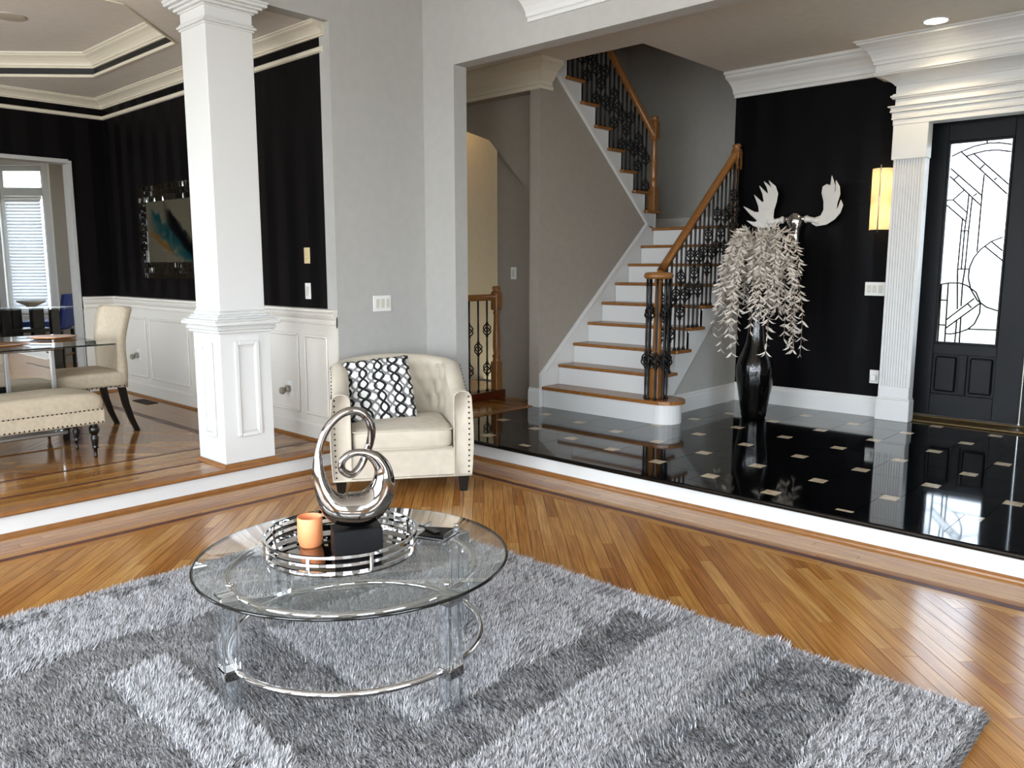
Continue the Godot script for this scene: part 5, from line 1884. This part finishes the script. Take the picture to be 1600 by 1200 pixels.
# ------------------------------------------------------------------ plates, outlets, lamps, mirror
# switch plate on a wall: centre p, outward normal n, size, number of rockers
func switch_plate(called: String, label: String, p: Vector3, n: Vector3, w: float, h: float, gangs: int, plate := "plastic_white", rocker := "rocker_white") -> Node3D:
	var T := thing(called, label, "light switch", p, atan2(n.x, n.z))
	var g := mb()
	box(g, Vector3(0, 0, 0.003), Vector3(w, h, 0.006), 0.0025)
	put("plate", g, plate, T)
	for i in gangs:
		g = mb()
		var x := (i - (gangs - 1) / 2.0) * 0.046
		box(g, Vector3(x, 0, 0.008), Vector3(0.033, 0.066, 0.006), 0.002, Basis(Vector3.RIGHT, 0.06))
		put("rocker", g, rocker, T)
	return T

func build_wall_things() -> void:
	var g: SurfaceTool
	switch_plate("wall_switch", "white triple light switch on the grey wall above the armchair", Vector3(XD, 1.156, -3.732), Vector3(1, 0, 0), 0.165, 0.117, 3)
	var T := thing("dimmer_switch", "ivory dimmer switch on the black dining wall, above the white one", "light switch", Vector3(-5.157, 1.505, ZD), 0.0)
	g = mb()
	box(g, Vector3(0, 0, 0.003), Vector3(0.072, 0.115, 0.006), 0.002)
	put("plate", g, "plastic_ivory", T)
	g = mb(true)
	lathe(g, [Vector2(0.014, 0), Vector2(0.013, 0.012), Vector2(0.010, 0.015), Vector2(0, 0.015)], Vector3(0, -0.015, 0.006), 12, 1, 1, Basis(Vector3.RIGHT, PI / 2))
	put("knob", g, "plastic_ivory", T)
	switch_plate("wall_switch", "single white light switch on the black dining wall, below the ivory dimmer", Vector3(-5.16, 1.248, ZD), Vector3(0, 0, 1), 0.072, 0.117, 1)
	switch_plate("wall_switch", "white triple light switch on the black entrance wall beside the pilaster", Vector3(-2.466, 1.236, ZW), Vector3(0, 0, 1), 0.165, 0.115, 3)
	switch_plate("wall_switch", "single white light switch on the taupe hall wall beside the stairs", Vector3(-5.36, 1.36, -5.77), Vector3(0, 0, 1), 0.072, 0.115, 1)
	# outlets with plug-in fresheners
	for q in [[Vector3(-8.20, 0.55, ZD + 0.012), "white wall outlet with plug-in freshener behind the dining chair", "grey_plastic"], [Vector3(-5.43, 0.50, ZD + 0.012), "white wall outlet with plug-in freshener right of the column", "grey_plastic"], [Vector3(-2.425, 0.485, ZW), "white outlet with small charger beside the pilaster base", "plastic_white"]]:
		var o := thing("wall_outlet", q[1], "outlet", q[0])
		g = mb()
		box(g, Vector3(0, 0, 0.003), Vector3(0.075, 0.115, 0.006), 0.002)
		put("plate", g, "plastic_white", o)
		g = mb()
		if q[2] == "plastic_white":
			box(g, Vector3(0.0, -0.008, 0.024), Vector3(0.05, 0.055, 0.036), 0.008)
		else:
			box(g, Vector3(-0.012, 0.0, 0.02), Vector3(0.045, 0.05, 0.03), 0.006)
			box(g, Vector3(-0.035, -0.015, 0.055), Vector3(0.04, 0.055, 0.045), 0.012)
		put("plug_in_unit", g, q[2], o)
	# sconce: half-round amber glass with steel rod
	var S := thing("wall_sconce", "half-round amber glass sconce glowing on the black wall beside the pilaster", "lamp", Vector3(-2.452, 1.98, ZW))
	g = mb()
	box(g, Vector3(0, 0, 0.012), Vector3(0.09, 0.36, 0.024), 0.004)
	put("back_plate", g, "steel", S)
	g = mb(true)
	var rows := []
	for i in 2:
		var r := []
		for k in 17:
			var a := PI * k / 16.0
			r.append(Vector3(cos(a) * 0.082, -0.25 + 0.5 * i, 0.02 + sin(a) * 0.085))
		rows.append(r)
	grid(g, rows, false, false, false)
	put("lamp_shade", g, "sconce_glass", S)
	g = mb(true)
	tube(g, [Vector3(0.012, -0.275, 0.112), Vector3(0.012, 0.275, 0.112)], 0.0045, 8)
	put("rod", g, "steel", S)
	for yy in [-0.14, 0.14]:
		g = mb(true)
		lathe(g, [Vector2(0, -0.03), Vector2(0.02, -0.02), Vector2(0.027, 0.0), Vector2(0.02, 0.02), Vector2(0, 0.03)], Vector3(0.0, yy, 0.055), 12)
		put("light_bulb", g, "sconce_bulb", S)
	for yy in [-0.14, 0.14]:
		var l := OmniLight3D.new()
		l.name = "sconce_lamp"
		l.position = Vector3(-2.452, 1.98 + yy, ZW + 0.055)
		l.light_color = Color(1.0, 0.86, 0.66)
		l.light_energy = 0.03
		l.light_size = 0.02
		l.omni_range = 15.0
		l.omni_attenuation = 2.0
		l.shadow_enabled = true
		add_child(l, true)
	# recessed light in the foyer ceiling
	var zf := -6.653
	var xf := -1.977
	S = thing("recessed_light", "lit round recessed light in the foyer ceiling", "lamp", Vector3(xf, CEIL, zf))
	g = mb(true)
	lathe(g, [Vector2(0.075, -0.002), Vector2(0.098, -0.006), Vector2(0.10, -0.003), Vector2(0.10, 0.0)], Vector3.ZERO, 32)
	put("trim_ring", g, "white_trim", S)
	g = mb(true)
	lathe(g, [Vector2(0, -0.004), Vector2(0.078, -0.004), Vector2(0.078, -0.001), Vector2(0, -0.001)], Vector3.ZERO, 32)
	put("light_lens", g, "can_light_glow", S)
	var sp := SpotLight3D.new()
	sp.name = "recessed_lamp"
	sp.position = Vector3(xf, CEIL - 0.03, zf)
	sp.rotation_degrees = Vector3(-90, 0, 0)
	sp.spot_angle = 62.0
	sp.spot_angle_attenuation = 0.6
	sp.light_color = Color(1.0, 0.90, 0.74)
	sp.light_energy = 0.5
	sp.light_size = 0.07
	sp.spot_range = 15.0
	sp.spot_attenuation = 2.0
	sp.shadow_enabled = true
	add_child(sp)
	# small lit ceiling lamp deep in the hall
	S = thing("hall_ceiling_light", "small lit ceiling lamp deep in the hall beyond the crown moulding", "lamp", Vector3(-6.25, CEIL, -6.10))
	g = mb(true)
	lathe(g, [Vector2(0, -0.05), Vector2(0.06, -0.045), Vector2(0.10, -0.025), Vector2(0.11, 0.0)], Vector3.ZERO, 24)
	put("lamp_shade", g, "can_light_glow", S)
	var hl := OmniLight3D.new()
	hl.name = "hall_lamp"
	hl.position = Vector3(-6.25, CEIL - 0.12, -6.10)
	hl.light_color = Color(1.0, 0.84, 0.62)
	hl.light_energy = 0.045
	hl.light_size = 0.08
	hl.omni_range = 15.0
	hl.omni_attenuation = 2.0
	hl.shadow_enabled = true
	add_child(hl)
	# dining ceiling speaker
	S = thing("ceiling_speaker", "round ceiling speaker grille in the dining room tray", "speaker", Vector3(-6.976, 3.245, -2.059))
	g = mb(true)
	lathe(g, [Vector2(0, -0.006), Vector2(0.10, -0.006), Vector2(0.115, -0.003), Vector2(0.115, 0.0)], Vector3.ZERO, 32)
	put("grille", g, "speaker_grille", S)
	# mosaic-framed mirror
	var x0 := -7.93
	var x1 := -6.10
	var y0 := 1.315
	var y1 := 2.165
	var F := thing("framed_art", "abstract teal and gold picture in a mirrored mosaic tile frame on the dining wall", "picture", Vector3(0, 0, ZD))
	g = mb()
	bx(g, Vector3(x0, y0, 0), Vector3(x1, y1, 0.025))
	put("backing", g, "black_satin", F)
	g = mb()
	bx(g, Vector3(x0 + 0.15, y0 + 0.15, 0.025), Vector3(x1 - 0.15, y1 - 0.15, 0.0315))
	put("panel", g, "black_satin", F)
	var mr := RandomNumberGenerator.new()
	mr.seed = 4
	var tile := BoxMesh.new()
	tile.size = Vector3(0.052, 0.044, 0.01)
	tile.material = M.mosaic_mirror
	var nxt := 0
	for row in 3:
		for side in 2:
			var yy := (y0 + 0.025 + row * 0.05) if side == 0 else (y1 - 0.025 - row * 0.05)
			for k in int((x1 - x0) / 0.058):
				var xx := x0 + 0.03 + (k + 0.5 * (row % 2)) * 0.058
				if xx > x1 - 0.03:
					continue
				var q := MeshInstance3D.new()
				q.mesh = tile
				q.name = "mosaic_tile"
				q.position = Vector3(xx, yy, 0.03)
				q.rotation = Vector3(mr.randf_range(-0.06, 0.06), mr.randf_range(-0.08, 0.08), 0)
				F.add_child(q, true)
				nxt += 1
	tile = BoxMesh.new()
	tile.size = Vector3(0.044, 0.052, 0.01)
	tile.material = M.mosaic_mirror
	for col in 3:
		for side in 2:
			var xx := (x0 + 0.025 + col * 0.05) if side == 0 else (x1 - 0.025 - col * 0.05)
			for k in 9:
				var q := MeshInstance3D.new()
				q.mesh = tile
				q.name = "mosaic_tile"
				q.position = Vector3(xx, y0 + 0.175 + k * 0.058 + 0.02 * (col % 2), 0.03)
				q.rotation = Vector3(mr.randf_range(-0.06, 0.06), mr.randf_range(-0.1, 0.1), 0)
				F.add_child(q, true)
	# picture on the opposite dining wall, which the mirror shows
	var im := Image.create(256, 96, false, Image.FORMAT_RGB8)
	var fn := FastNoiseLite.new()
	fn.seed = 3
	fn.frequency = 0.02
	for x in 256:
		for y in 96:
			var u := x / 256.0
			var w := y / 96.0
			var nz := fn.get_noise_2d(x * 2.0, y * 2.0)
			var d := absf((w - 0.28) - (u - 0.08) * 1.35 + nz * 0.16)
			var e := absf((w - 0.36) - (u - 0.34) * 1.9 + nz * 0.10)
			var f := absf((w - 0.47) - (u - 0.03) * 1.25 + nz * 0.05)
			var c := Color(0.47, 0.44, 0.37)
			c = c.lerp(Color(0.05, 0.27, 0.29), smoothstep(0.24, 0.10, d) * smoothstep(0.03, 0.12, u) * clampf(0.75 + nz, 0, 1))
			c = c.lerp(Color(0.015, 0.03, 0.06), smoothstep(0.2, 0.08, e) * smoothstep(0.22, 0.34, u))
			c = c.lerp(Color(0.52, 0.36, 0.13), smoothstep(0.06, 0.02, f) * smoothstep(0.02, 0.06, u) * smoothstep(0.36, 0.28, u))
			im.set_pixel(x, y, c)
	var pm := mat("abstract_print", Color(0.6, 0.6, 0.6), 0.12)
	pm.albedo_texture = ImageTexture.create_from_image(im)
	g = mb()
	var q4 := [Vector3(x0 + 0.15, y1 - 0.15, 0.032), Vector3(x1 - 0.15, y1 - 0.15, 0.032), Vector3(x1 - 0.15, y0 + 0.15, 0.032), Vector3(x0 + 0.15, y0 + 0.15, 0.032)]
	var u4 := [Vector2(0, 0), Vector2(1, 0), Vector2(1, 1), Vector2(0, 1)]
	for k in [0, 1, 2, 0, 2, 3]:
		v(g, q4[k], u4[k])
	put("art_print", g, pm, F)
	# floor register
	g = mb()
	bx(g, Vector3(-7.95, FL + 0.001, -3.24), Vector3(-7.62, FL + 0.006, -3.13), 0.002)
	for i in 9:
		bx(g, Vector3(-7.93 + i * 0.034, FL + 0.006, -3.23), Vector3(-7.915 + i * 0.034, FL + 0.008, -3.14))
	top("floor_register", g, "vent_metal", "dark floor register by the dining baseboard", "vent")
	# end of a dark iron lamp arm hanging in the stairwell
	g = mb(true)
	tube(g, [Vector3(-4.45, 4.0, -7.9), Vector3(-4.36, 3.72, -7.9), Vector3(-4.30, 3.52, -7.9), Vector3(-4.285, 3.40, -7.9), Vector3(-4.285, 3.33, -7.9)], [0.02, 0.02, 0.02, 0.018, 0.022], 8)
	top("lamp_arm", g, "black_iron", "end of a curved black iron arm hanging in the stairwell", "lamp")

# ------------------------------------------------------------------ dining furniture
func build_dining_furniture() -> void:
	var g: SurfaceTool
	# glass table on a mirrored base
	var T := thing("dining_table", "rectangular glass dining table on a mirrored base", "table", Vector3(-6.38, FL, -1.05))
	g = mb()
	bx(g, Vector3(-0.55, 0.748, -1.155), Vector3(0.555, 0.760, 1.15), 0.002)
	put("glass_top", g, "table_glass", T)
	g = mb()
	for e in [[-0.552, -1.157, 0.557, -1.151], [-0.552, 1.146, 0.557, 1.152], [-0.552, -1.151, -0.546, 1.146], [0.551, -1.151, 0.557, 1.146]]:
		bx(g, Vector3(e[0], 0.749, e[1]), Vector3(e[2], 0.759, e[3]))
	var e2 := put("glass_rim", g, "glass_edge", T)
	e2.set_meta("label", "dark glass edge")
	g = mb()
	bx(g, Vector3(-0.44, 0.0, -0.90), Vector3(0.16, 0.10, 0.90), 0.006)
	put("plinth", g, "mirror", T)
	g = mb()
	bx(g, Vector3(-0.46, 0.10, -0.93), Vector3(0.19, 0.125, 0.93), 0.005)
	put("plinth_frame", g, "steel", T)
	for zz in [-0.75, 0.75]:
		g = mb()
		bx(g, Vector3(-0.34, 0.125, zz - 0.14), Vector3(0.08, 0.70, zz + 0.14), 0.004)
		var p := put("pedestal", g, "mirror", T)
		g = mb()
		for cx in [-0.345, 0.085]:
			for cz in [-0.145, 0.145]:
				bx(g, Vector3(cx - 0.013, 0.125, zz + cz - 0.013), Vector3(cx + 0.013, 0.70, zz + cz + 0.013), 0.004)
		put("beaded_frame", g, "steel", p)
	g = mb()
	bx(g, Vector3(-0.41, 0.70, -0.95), Vector3(0.15, 0.747, 0.95), 0.008)
	put("top_frame", g, "mirror", T)
	# gold charger plates
	var n := 0
	for q in [[Vector2(-6.52, -2.03), "gold charger plate at the end of the dining table by the dining chair"], [Vector2(-6.13, -1.60), "gold charger plate on the dining table nearest the bench"], [Vector2(-6.72, -1.55), "gold charger plate on the far side of the dining table"]]:
		g = mb(true)
		lathe(g, [Vector2(0.0, 0.004), Vector2(0.08, 0.004), Vector2(0.10, 0.0), Vector2(0.115, 0.001), Vector2(0.16, 0.014), Vector2(0.163, 0.017), Vector2(0.16, 0.018), Vector2(0.115, 0.007), Vector2(0.09, 0.008), Vector2(0.0, 0.008)], Vector3.ZERO, 40)
		var c := top("charger_plate", g, "gold_plate", q[1], "plate", "gold charger plates")
		c.position = Vector3(q[0].x, FL + 0.7602, q[0].y)
		n += 1
	bench()
	dining_chair(Vector3(-6.68, FL, -2.26), 0.0, "cream upholstered dining chair at the end of the glass table")
	dining_chair(Vector3(-7.30, FL, -1.42), PI / 2, "cream dining chair on the far side of the glass table")

func bench() -> void:
	var B := thing("tufted_bench", "cream tufted bench with nailhead trim and turned black legs", "bench", Vector3(-5.93, FL, -1.40))
	var g := mb(true)
	# upholstered top with button dimples; local: length along z 1.32, depth along x 0.42
	var hx := 0.225
	var hz := 0.665
	var rows := []
	var nu := 96
	var prof := [Vector2(1.0, 0.335), Vector2(1.012, 0.35), Vector2(1.015, 0.37), Vector2(1.005, 0.40), Vector2(0.985, 0.42), Vector2(0.95, 0.437), Vector2(0.88, 0.447), Vector2(0.75, 0.452), Vector2(0.6, 0.454), Vector2(0.45, 0.455), Vector2(0.3, 0.456), Vector2(0.15, 0.456), Vector2(0.0, 0.456)]
	for q in prof:
		var r := []
		for k in nu:
			var a := TAU * k / nu
			var ca := cos(a)
			var sa := sin(a)
			var x: float = signf(ca) * pow(absf(ca), 0.2) * hx * q.x
			var z: float = signf(sa) * pow(absf(sa), 0.2) * hz * q.x
			var y: float = q.y
			if q.y > 0.42:
				for bz in 5:
					for bxx in 2:
						var d := Vector2(x - (bxx - 0.5) * 0.2, z - (bz - 2) * 0.26)
						y -= 0.02 * exp(-d.length_squared() / 0.0035)
			r.append(Vector3(x, y, z))
		rows.append(r)
	grid(g, rows, true, false, true)
	put("tufted_top", g, "cream_linen", B)
	g = mb()
	box(g, Vector3(0, 0.285, 0), Vector3(0.446, 0.105, 1.326), 0.008)
	put("apron", g, "cream_linen", B)
	g = mb(true)
	for yy in [0.245, 0.332]:
		for i in 47:
			for sx in [-1.0, 1.0]:
				nail(g, Vector3(sx * 0.2235, yy, -0.644 + i * 0.028), Vector3(sx, 0, 0))
		for i in 15:
			for sz in [-1.0, 1.0]:
				nail(g, Vector3(-0.205 + i * 0.029, yy, sz * 0.6635), Vector3(0, 0, sz))
	put("nailhead_trim", g, "nailhead", B)
	for sx in [-1.0, 1.0]:
		for sz in [-1.0, 1.0]:
			g = mb(true)
			lathe(g, [Vector2(0.0, 0.0), Vector2(0.009, 0.0), Vector2(0.013, 0.012), Vector2(0.010, 0.02), Vector2(0.013, 0.055), Vector2(0.018, 0.06), Vector2(0.024, 0.066), Vector2(0.018, 0.074), Vector2(0.02, 0.085), Vector2(0.026, 0.12), Vector2(0.027, 0.14), Vector2(0.018, 0.15), Vector2(0.022, 0.158), Vector2(0.034, 0.175), Vector2(0.036, 0.195), Vector2(0.028, 0.215), Vector2(0.02, 0.222), Vector2(0.028, 0.232), Vector2(0.028, 0.24)], Vector3(sx * 0.175, 0, sz * 0.60), 16)
			put("leg", g, "black_wood", B)

func dining_chair(p: Vector3, turn: float, label: String) -> void:
	var C := thing("dining_chair", label, "chair", p, turn, "cream dining chairs")
	var g := mb(true)
	cushion(g, Vector3(0, 0.425, 0.0), Vector3(0.50, 0.12, 0.50), 0.03, 0.022)
	put("seat", g, "cream_linen", C)
	# back: curved slab with slight wings, rolling backwards at the top
	g = mb(true)
	var rows := []
	for i in 13:
		var t := i / 12.0
		var y := 0.36 + t * 0.60
		var zc := -0.215 - 0.055 * t - 0.055 * t * t
		var w := 0.245 - 0.02 * sin(t * PI) + 0.012 * t
		var wing := 0.05 * smoothstep(0.15, 0.75, t)
		var r := []
		for k in 11:
			var u := k / 5.0 - 1.0
			r.append(Vector3(u * w, y, zc + 0.033 + wing * pow(absf(u), 3.0)))
		for k in 11:
			var u := 1.0 - k / 5.0
			r.append(Vector3(u * w, y - 0.004, zc - 0.033 + wing * pow(absf(u), 3.0)))
		rows.append(r)
	var capr := []
	for q in rows[12]:
		capr.append(Vector3(q.x * 0.97, q.y + 0.018, lerpf(q.z, -0.325, 0.35)))
	rows.append(capr)
	grid(g, rows, true, false, false)
	fan(g, rows[13], Vector3(0, 0.5, -0.3))
	fan(g, rows[0], Vector3(0, 0.6, -0.2))
	put("backrest", g, "cream_linen", C)
	g = mb(true)
	for sx in [-1.0, 1.0]:
		for i in 14:
			nail(g, Vector3(sx * 0.252, 0.372, -0.22 + i * 0.034), Vector3(sx, 0, 0))
	put("nailhead_trim", g, "nailhead", C)
	for sx in [-1.0, 1.0]:
		g = mb()
		box(g, Vector3(sx * 0.20, 0.185, 0.205), Vector3(0.042, 0.37, 0.042), 0.004)
		put("leg", g, "black_wood", C)
		g = mb()
		var rr := []
		for e in [[0.0, -0.315, 0.017], [0.10, -0.275, 0.019], [0.22, -0.24, 0.022], [0.37, -0.215, 0.024]]:
			var ring := []
			for k in [[-1, -1], [1, -1], [1, 1], [-1, 1]]:
				ring.append(Vector3(sx * 0.20 + k[0] * e[2], e[0], e[1] + k[1] * e[2]))
			rr.append(ring)
		for i in 3:
			for k in 4:
				oquad(g, rr[i][k], rr[i][(k + 1) % 4], rr[i + 1][(k + 1) % 4], rr[i + 1][k], Vector3(sx * 0.20, (rr[i][0].y + rr[i + 1][0].y) / 2, (rr[i][0].z + rr[i + 1][2].z) / 2))
		fan(g, rr[0], Vector3(sx * 0.2, 0.2, -0.25))
		put("leg", g, "black_wood", C)

# ------------------------------------------------------------------ breakfast room beyond the opening
func build_breakfast_room() -> void:
	var g := mb()
	var plan := [Vector2(XB - 0.15, -5.14), Vector2(-10.46, -5.14), Vector2(-14.42, -1.18), Vector2(-14.42, 1.2), Vector2(XB - 0.15, 1.2)]
	slab(g, plan, Vector3(0, -0.12, 0), Vector3.RIGHT, Vector3.BACK, Vector3(0, FL - 0.012 + 0.12, 0))
	var fl := struct("floor_breakfast", g, "subfloor", "oak floor of the breakfast room")
	planks(fl, plan, Vector2(0, 1), 0.16, FL, "oak_board", 6, "plank", 1.2, 2.0)
	# bay wall, turned 45 degrees, with a transom window and blinds
	var c := Vector3(-12.3, 0, -3.3)
	var W := struct_root("wall_breakfast_bay", "taupe bay wall with a blind-covered window in the breakfast room")
	W.position = c
	W.rotation.y = PI / 4
	var wl := 0.03
	var wr := 0.61
	g = mb()
	bx(g, Vector3(-3.0, 0, -0.12), Vector3(wl, 3.2, 0))
	bx(g, Vector3(wr, 0, -0.12), Vector3(2.6, 3.2, 0))
	bx(g, Vector3(wl, 0, -0.12), Vector3(wr, 0.80, 0))
	bx(g, Vector3(wl, 2.72, -0.12), Vector3(wr, 3.2, 0))
	put("wall_panel", g, "taupe_paint", W)
	var N := struct_root("window_9", "tall window with transom and white blinds in the breakfast room")
	N.position = c
	N.rotation.y = PI / 4
	g = mb()
	for b in [[wl - 0.09, 0.72, wl, 2.80], [wr, 0.72, wr + 0.09, 2.80], [wl, 2.72, wr, 2.80], [wl - 0.12, 0.70, wr + 0.12, 0.78]]:
		bx(g, Vector3(b[0], b[1], -0.02), Vector3(b[2], b[3], 0.03), 0.004)
	for b in [[wl, 0.80, wl + 0.05, 2.72], [wr - 0.05, 0.80, wr, 2.72], [wl + 0.05, 2.34, wr - 0.05, 2.45], [wl + 0.05, 2.66, wr - 0.05, 2.72], [wl + 0.05, 0.80, wr - 0.05, 0.85]]:
		bx(g, Vector3(b[0], b[1], -0.10), Vector3(b[2], b[3], -0.04))
	put("window_frame", g, "white_trim", N)
	for q in [[0.85, 2.34], [2.45, 2.66]]:
		g = mb()
		bx(g, Vector3(wl + 0.05, q[0], -0.075), Vector3(wr - 0.05, q[1], -0.071))
		put("pane", g, "window_glass", N)
	var D := thing("window_blind", "white slatted blind covering the breakfast room window", "blind", c, PI / 4)
	g = mb()
	bx(g, Vector3(wl + 0.05, 2.30, -0.035), Vector3(wr - 0.05, 2.335, 0.005), 0.003)
	put("head_rail", g, "plastic_white", D)
	var sm := BoxMesh.new()
	sm.size = Vector3(wr - wl - 0.12, 0.0022, 0.048)
	sm.material = M.blind_slat
	for i in 34:
		var q := MeshInstance3D.new()
		q.mesh = sm
		q.name = "slat"
		q.position = Vector3((wl + wr) / 2, 0.875 + i * 0.0425, -0.012)
		q.rotation.x = 1.08
		D.add_child(q, true)
	g = mb()
	bx(g, Vector3(wl + 0.06, 0.845, -0.03), Vector3(wr - 0.06, 0.862, 0.005), 0.002)
	put("bottom_rail", g, "plastic_white", D)
	# remaining walls and ceiling
	g = mb()
	bx(g, Vector3(-10.5, 0, -5.29), Vector3(XB - 0.15, 3.2, -5.14))
	bx(g, Vector3(-14.57, 0, -1.3), Vector3(-14.42, 3.2, 1.2))
	bx(g, Vector3(-14.57, 0, 1.2), Vector3(XB - 0.15, 3.2, 1.35))
	struct("wall_breakfast", g, "taupe_paint")
	g = mb()
	slab(g, plan, Vector3(0, 3.2, 0), Vector3.RIGHT, Vector3.BACK, Vector3(0, 0.15, 0))
	struct("ceiling_breakfast", g, "ceiling_paint")
	# counter-height glass table, decorative bowl, blue tufted chair
	var T := thing("breakfast_table", "tall glass-topped breakfast table on black posts in front of the blinds", "table", Vector3(-10.3, FL, -2.95))
	g = mb(true)
	lathe(g, [Vector2(0, 0.82), Vector2(0.60, 0.82), Vector2(0.60, 0.832), Vector2(0, 0.832)], Vector3.ZERO, 48)
	put("glass_top", g, "table_glass", T)
	for q in [[-0.16, 0.06, 0.05], [0.03, -0.10, 0.06], [0.16, -0.24, 0.045], [-0.05, 0.2, 0.05]]:
		g = mb()
		bx(g, Vector3(q[0] - q[2], 0.0, q[1] - q[2]), Vector3(q[0] + q[2], 0.82, q[1] + q[2]), 0.004)
		put("post", g, "black_wood", T)
	for q in [[0.30, 0.04], [0.55, 0.04]]:
		g = mb()
		bx(g, Vector3(-0.16, q[0], -0.2), Vector3(0.16, q[0] + q[1], 0.2), 0.004)
		put("cross_bar", g, "black_wood", T)
	g = mb(true)
	lathe(g, [Vector2(0, 0), Vector2(0.07, 0.0), Vector2(0.08, 0.01), Vector2(0.19, 0.05), Vector2(0.21, 0.07), Vector2(0.20, 0.072), Vector2(0.15, 0.055), Vector2(0, 0.03)], Vector3.ZERO, 24, 1.0, 0.7)
	var bo := top("decor_bowl", g, "grey_plastic", "shallow grey bowl on the breakfast table", "bowl")
	bo.position = Vector3(-10.25, FL + 0.833, -3.0)
	var C := thing("blue_chair", "royal blue tufted counter chair in the breakfast room", "chair", Vector3(-11.08, FL, -3.42), -0.62)
	g = mb(true)
	cushion(g, Vector3(0, 0.56, 0.05), Vector3(0.50, 0.12, 0.50), 0.03, 0.015)
	put("seat", g, "blue_velvet", C)
	g = mb(true)
	var rows := []
	for i in 17:
		var t := i / 16.0
		var r := []
		for k in 13:
			var u := k / 6.0 - 1.0
			var dz := 0.0
			for by in 3:
				for bxx in 2:
					dz += 0.018 * exp(-(Vector2(u * 0.22 - (bxx - 0.5) * 0.2, t * 0.41 - 0.10 - by * 0.12).length_squared()) / 0.0018)
			r.append(Vector3(u * (0.22 + 0.02 * t), 0.54 + t * 0.41, -0.20 - 0.08 * t + 0.035 - dz))
		for k in 13:
			var u := 1.0 - k / 6.0
			r.append(Vector3(u * (0.22 + 0.02 * t), 0.54 + t * 0.41, -0.20 - 0.08 * t - 0.035))
		rows.append(r)
	grid(g, rows, true, false, false)
	fan(g, rows[16], Vector3(0, 0.7, -0.25))
	put("backrest", g, "blue_velvet", C)
	for q in [[-0.2, -0.2], [0.2, -0.2], [-0.2, 0.25], [0.2, 0.25]]:
		g = mb()
		bx(g, Vector3(q[0] - 0.018, 0, q[1] - 0.018), Vector3(q[0] + 0.018, 0.5, q[1] + 0.018), 0.003)
		put("leg", g, "black_wood", C)
	g = mb()
	bx(g, Vector3(-0.2, 0.18, 0.24), Vector3(0.2, 0.20, 0.26))
	bx(g, Vector3(-0.2, 0.18, -0.21), Vector3(0.2, 0.20, -0.19))
	put("foot_rail", g, "brass", C)
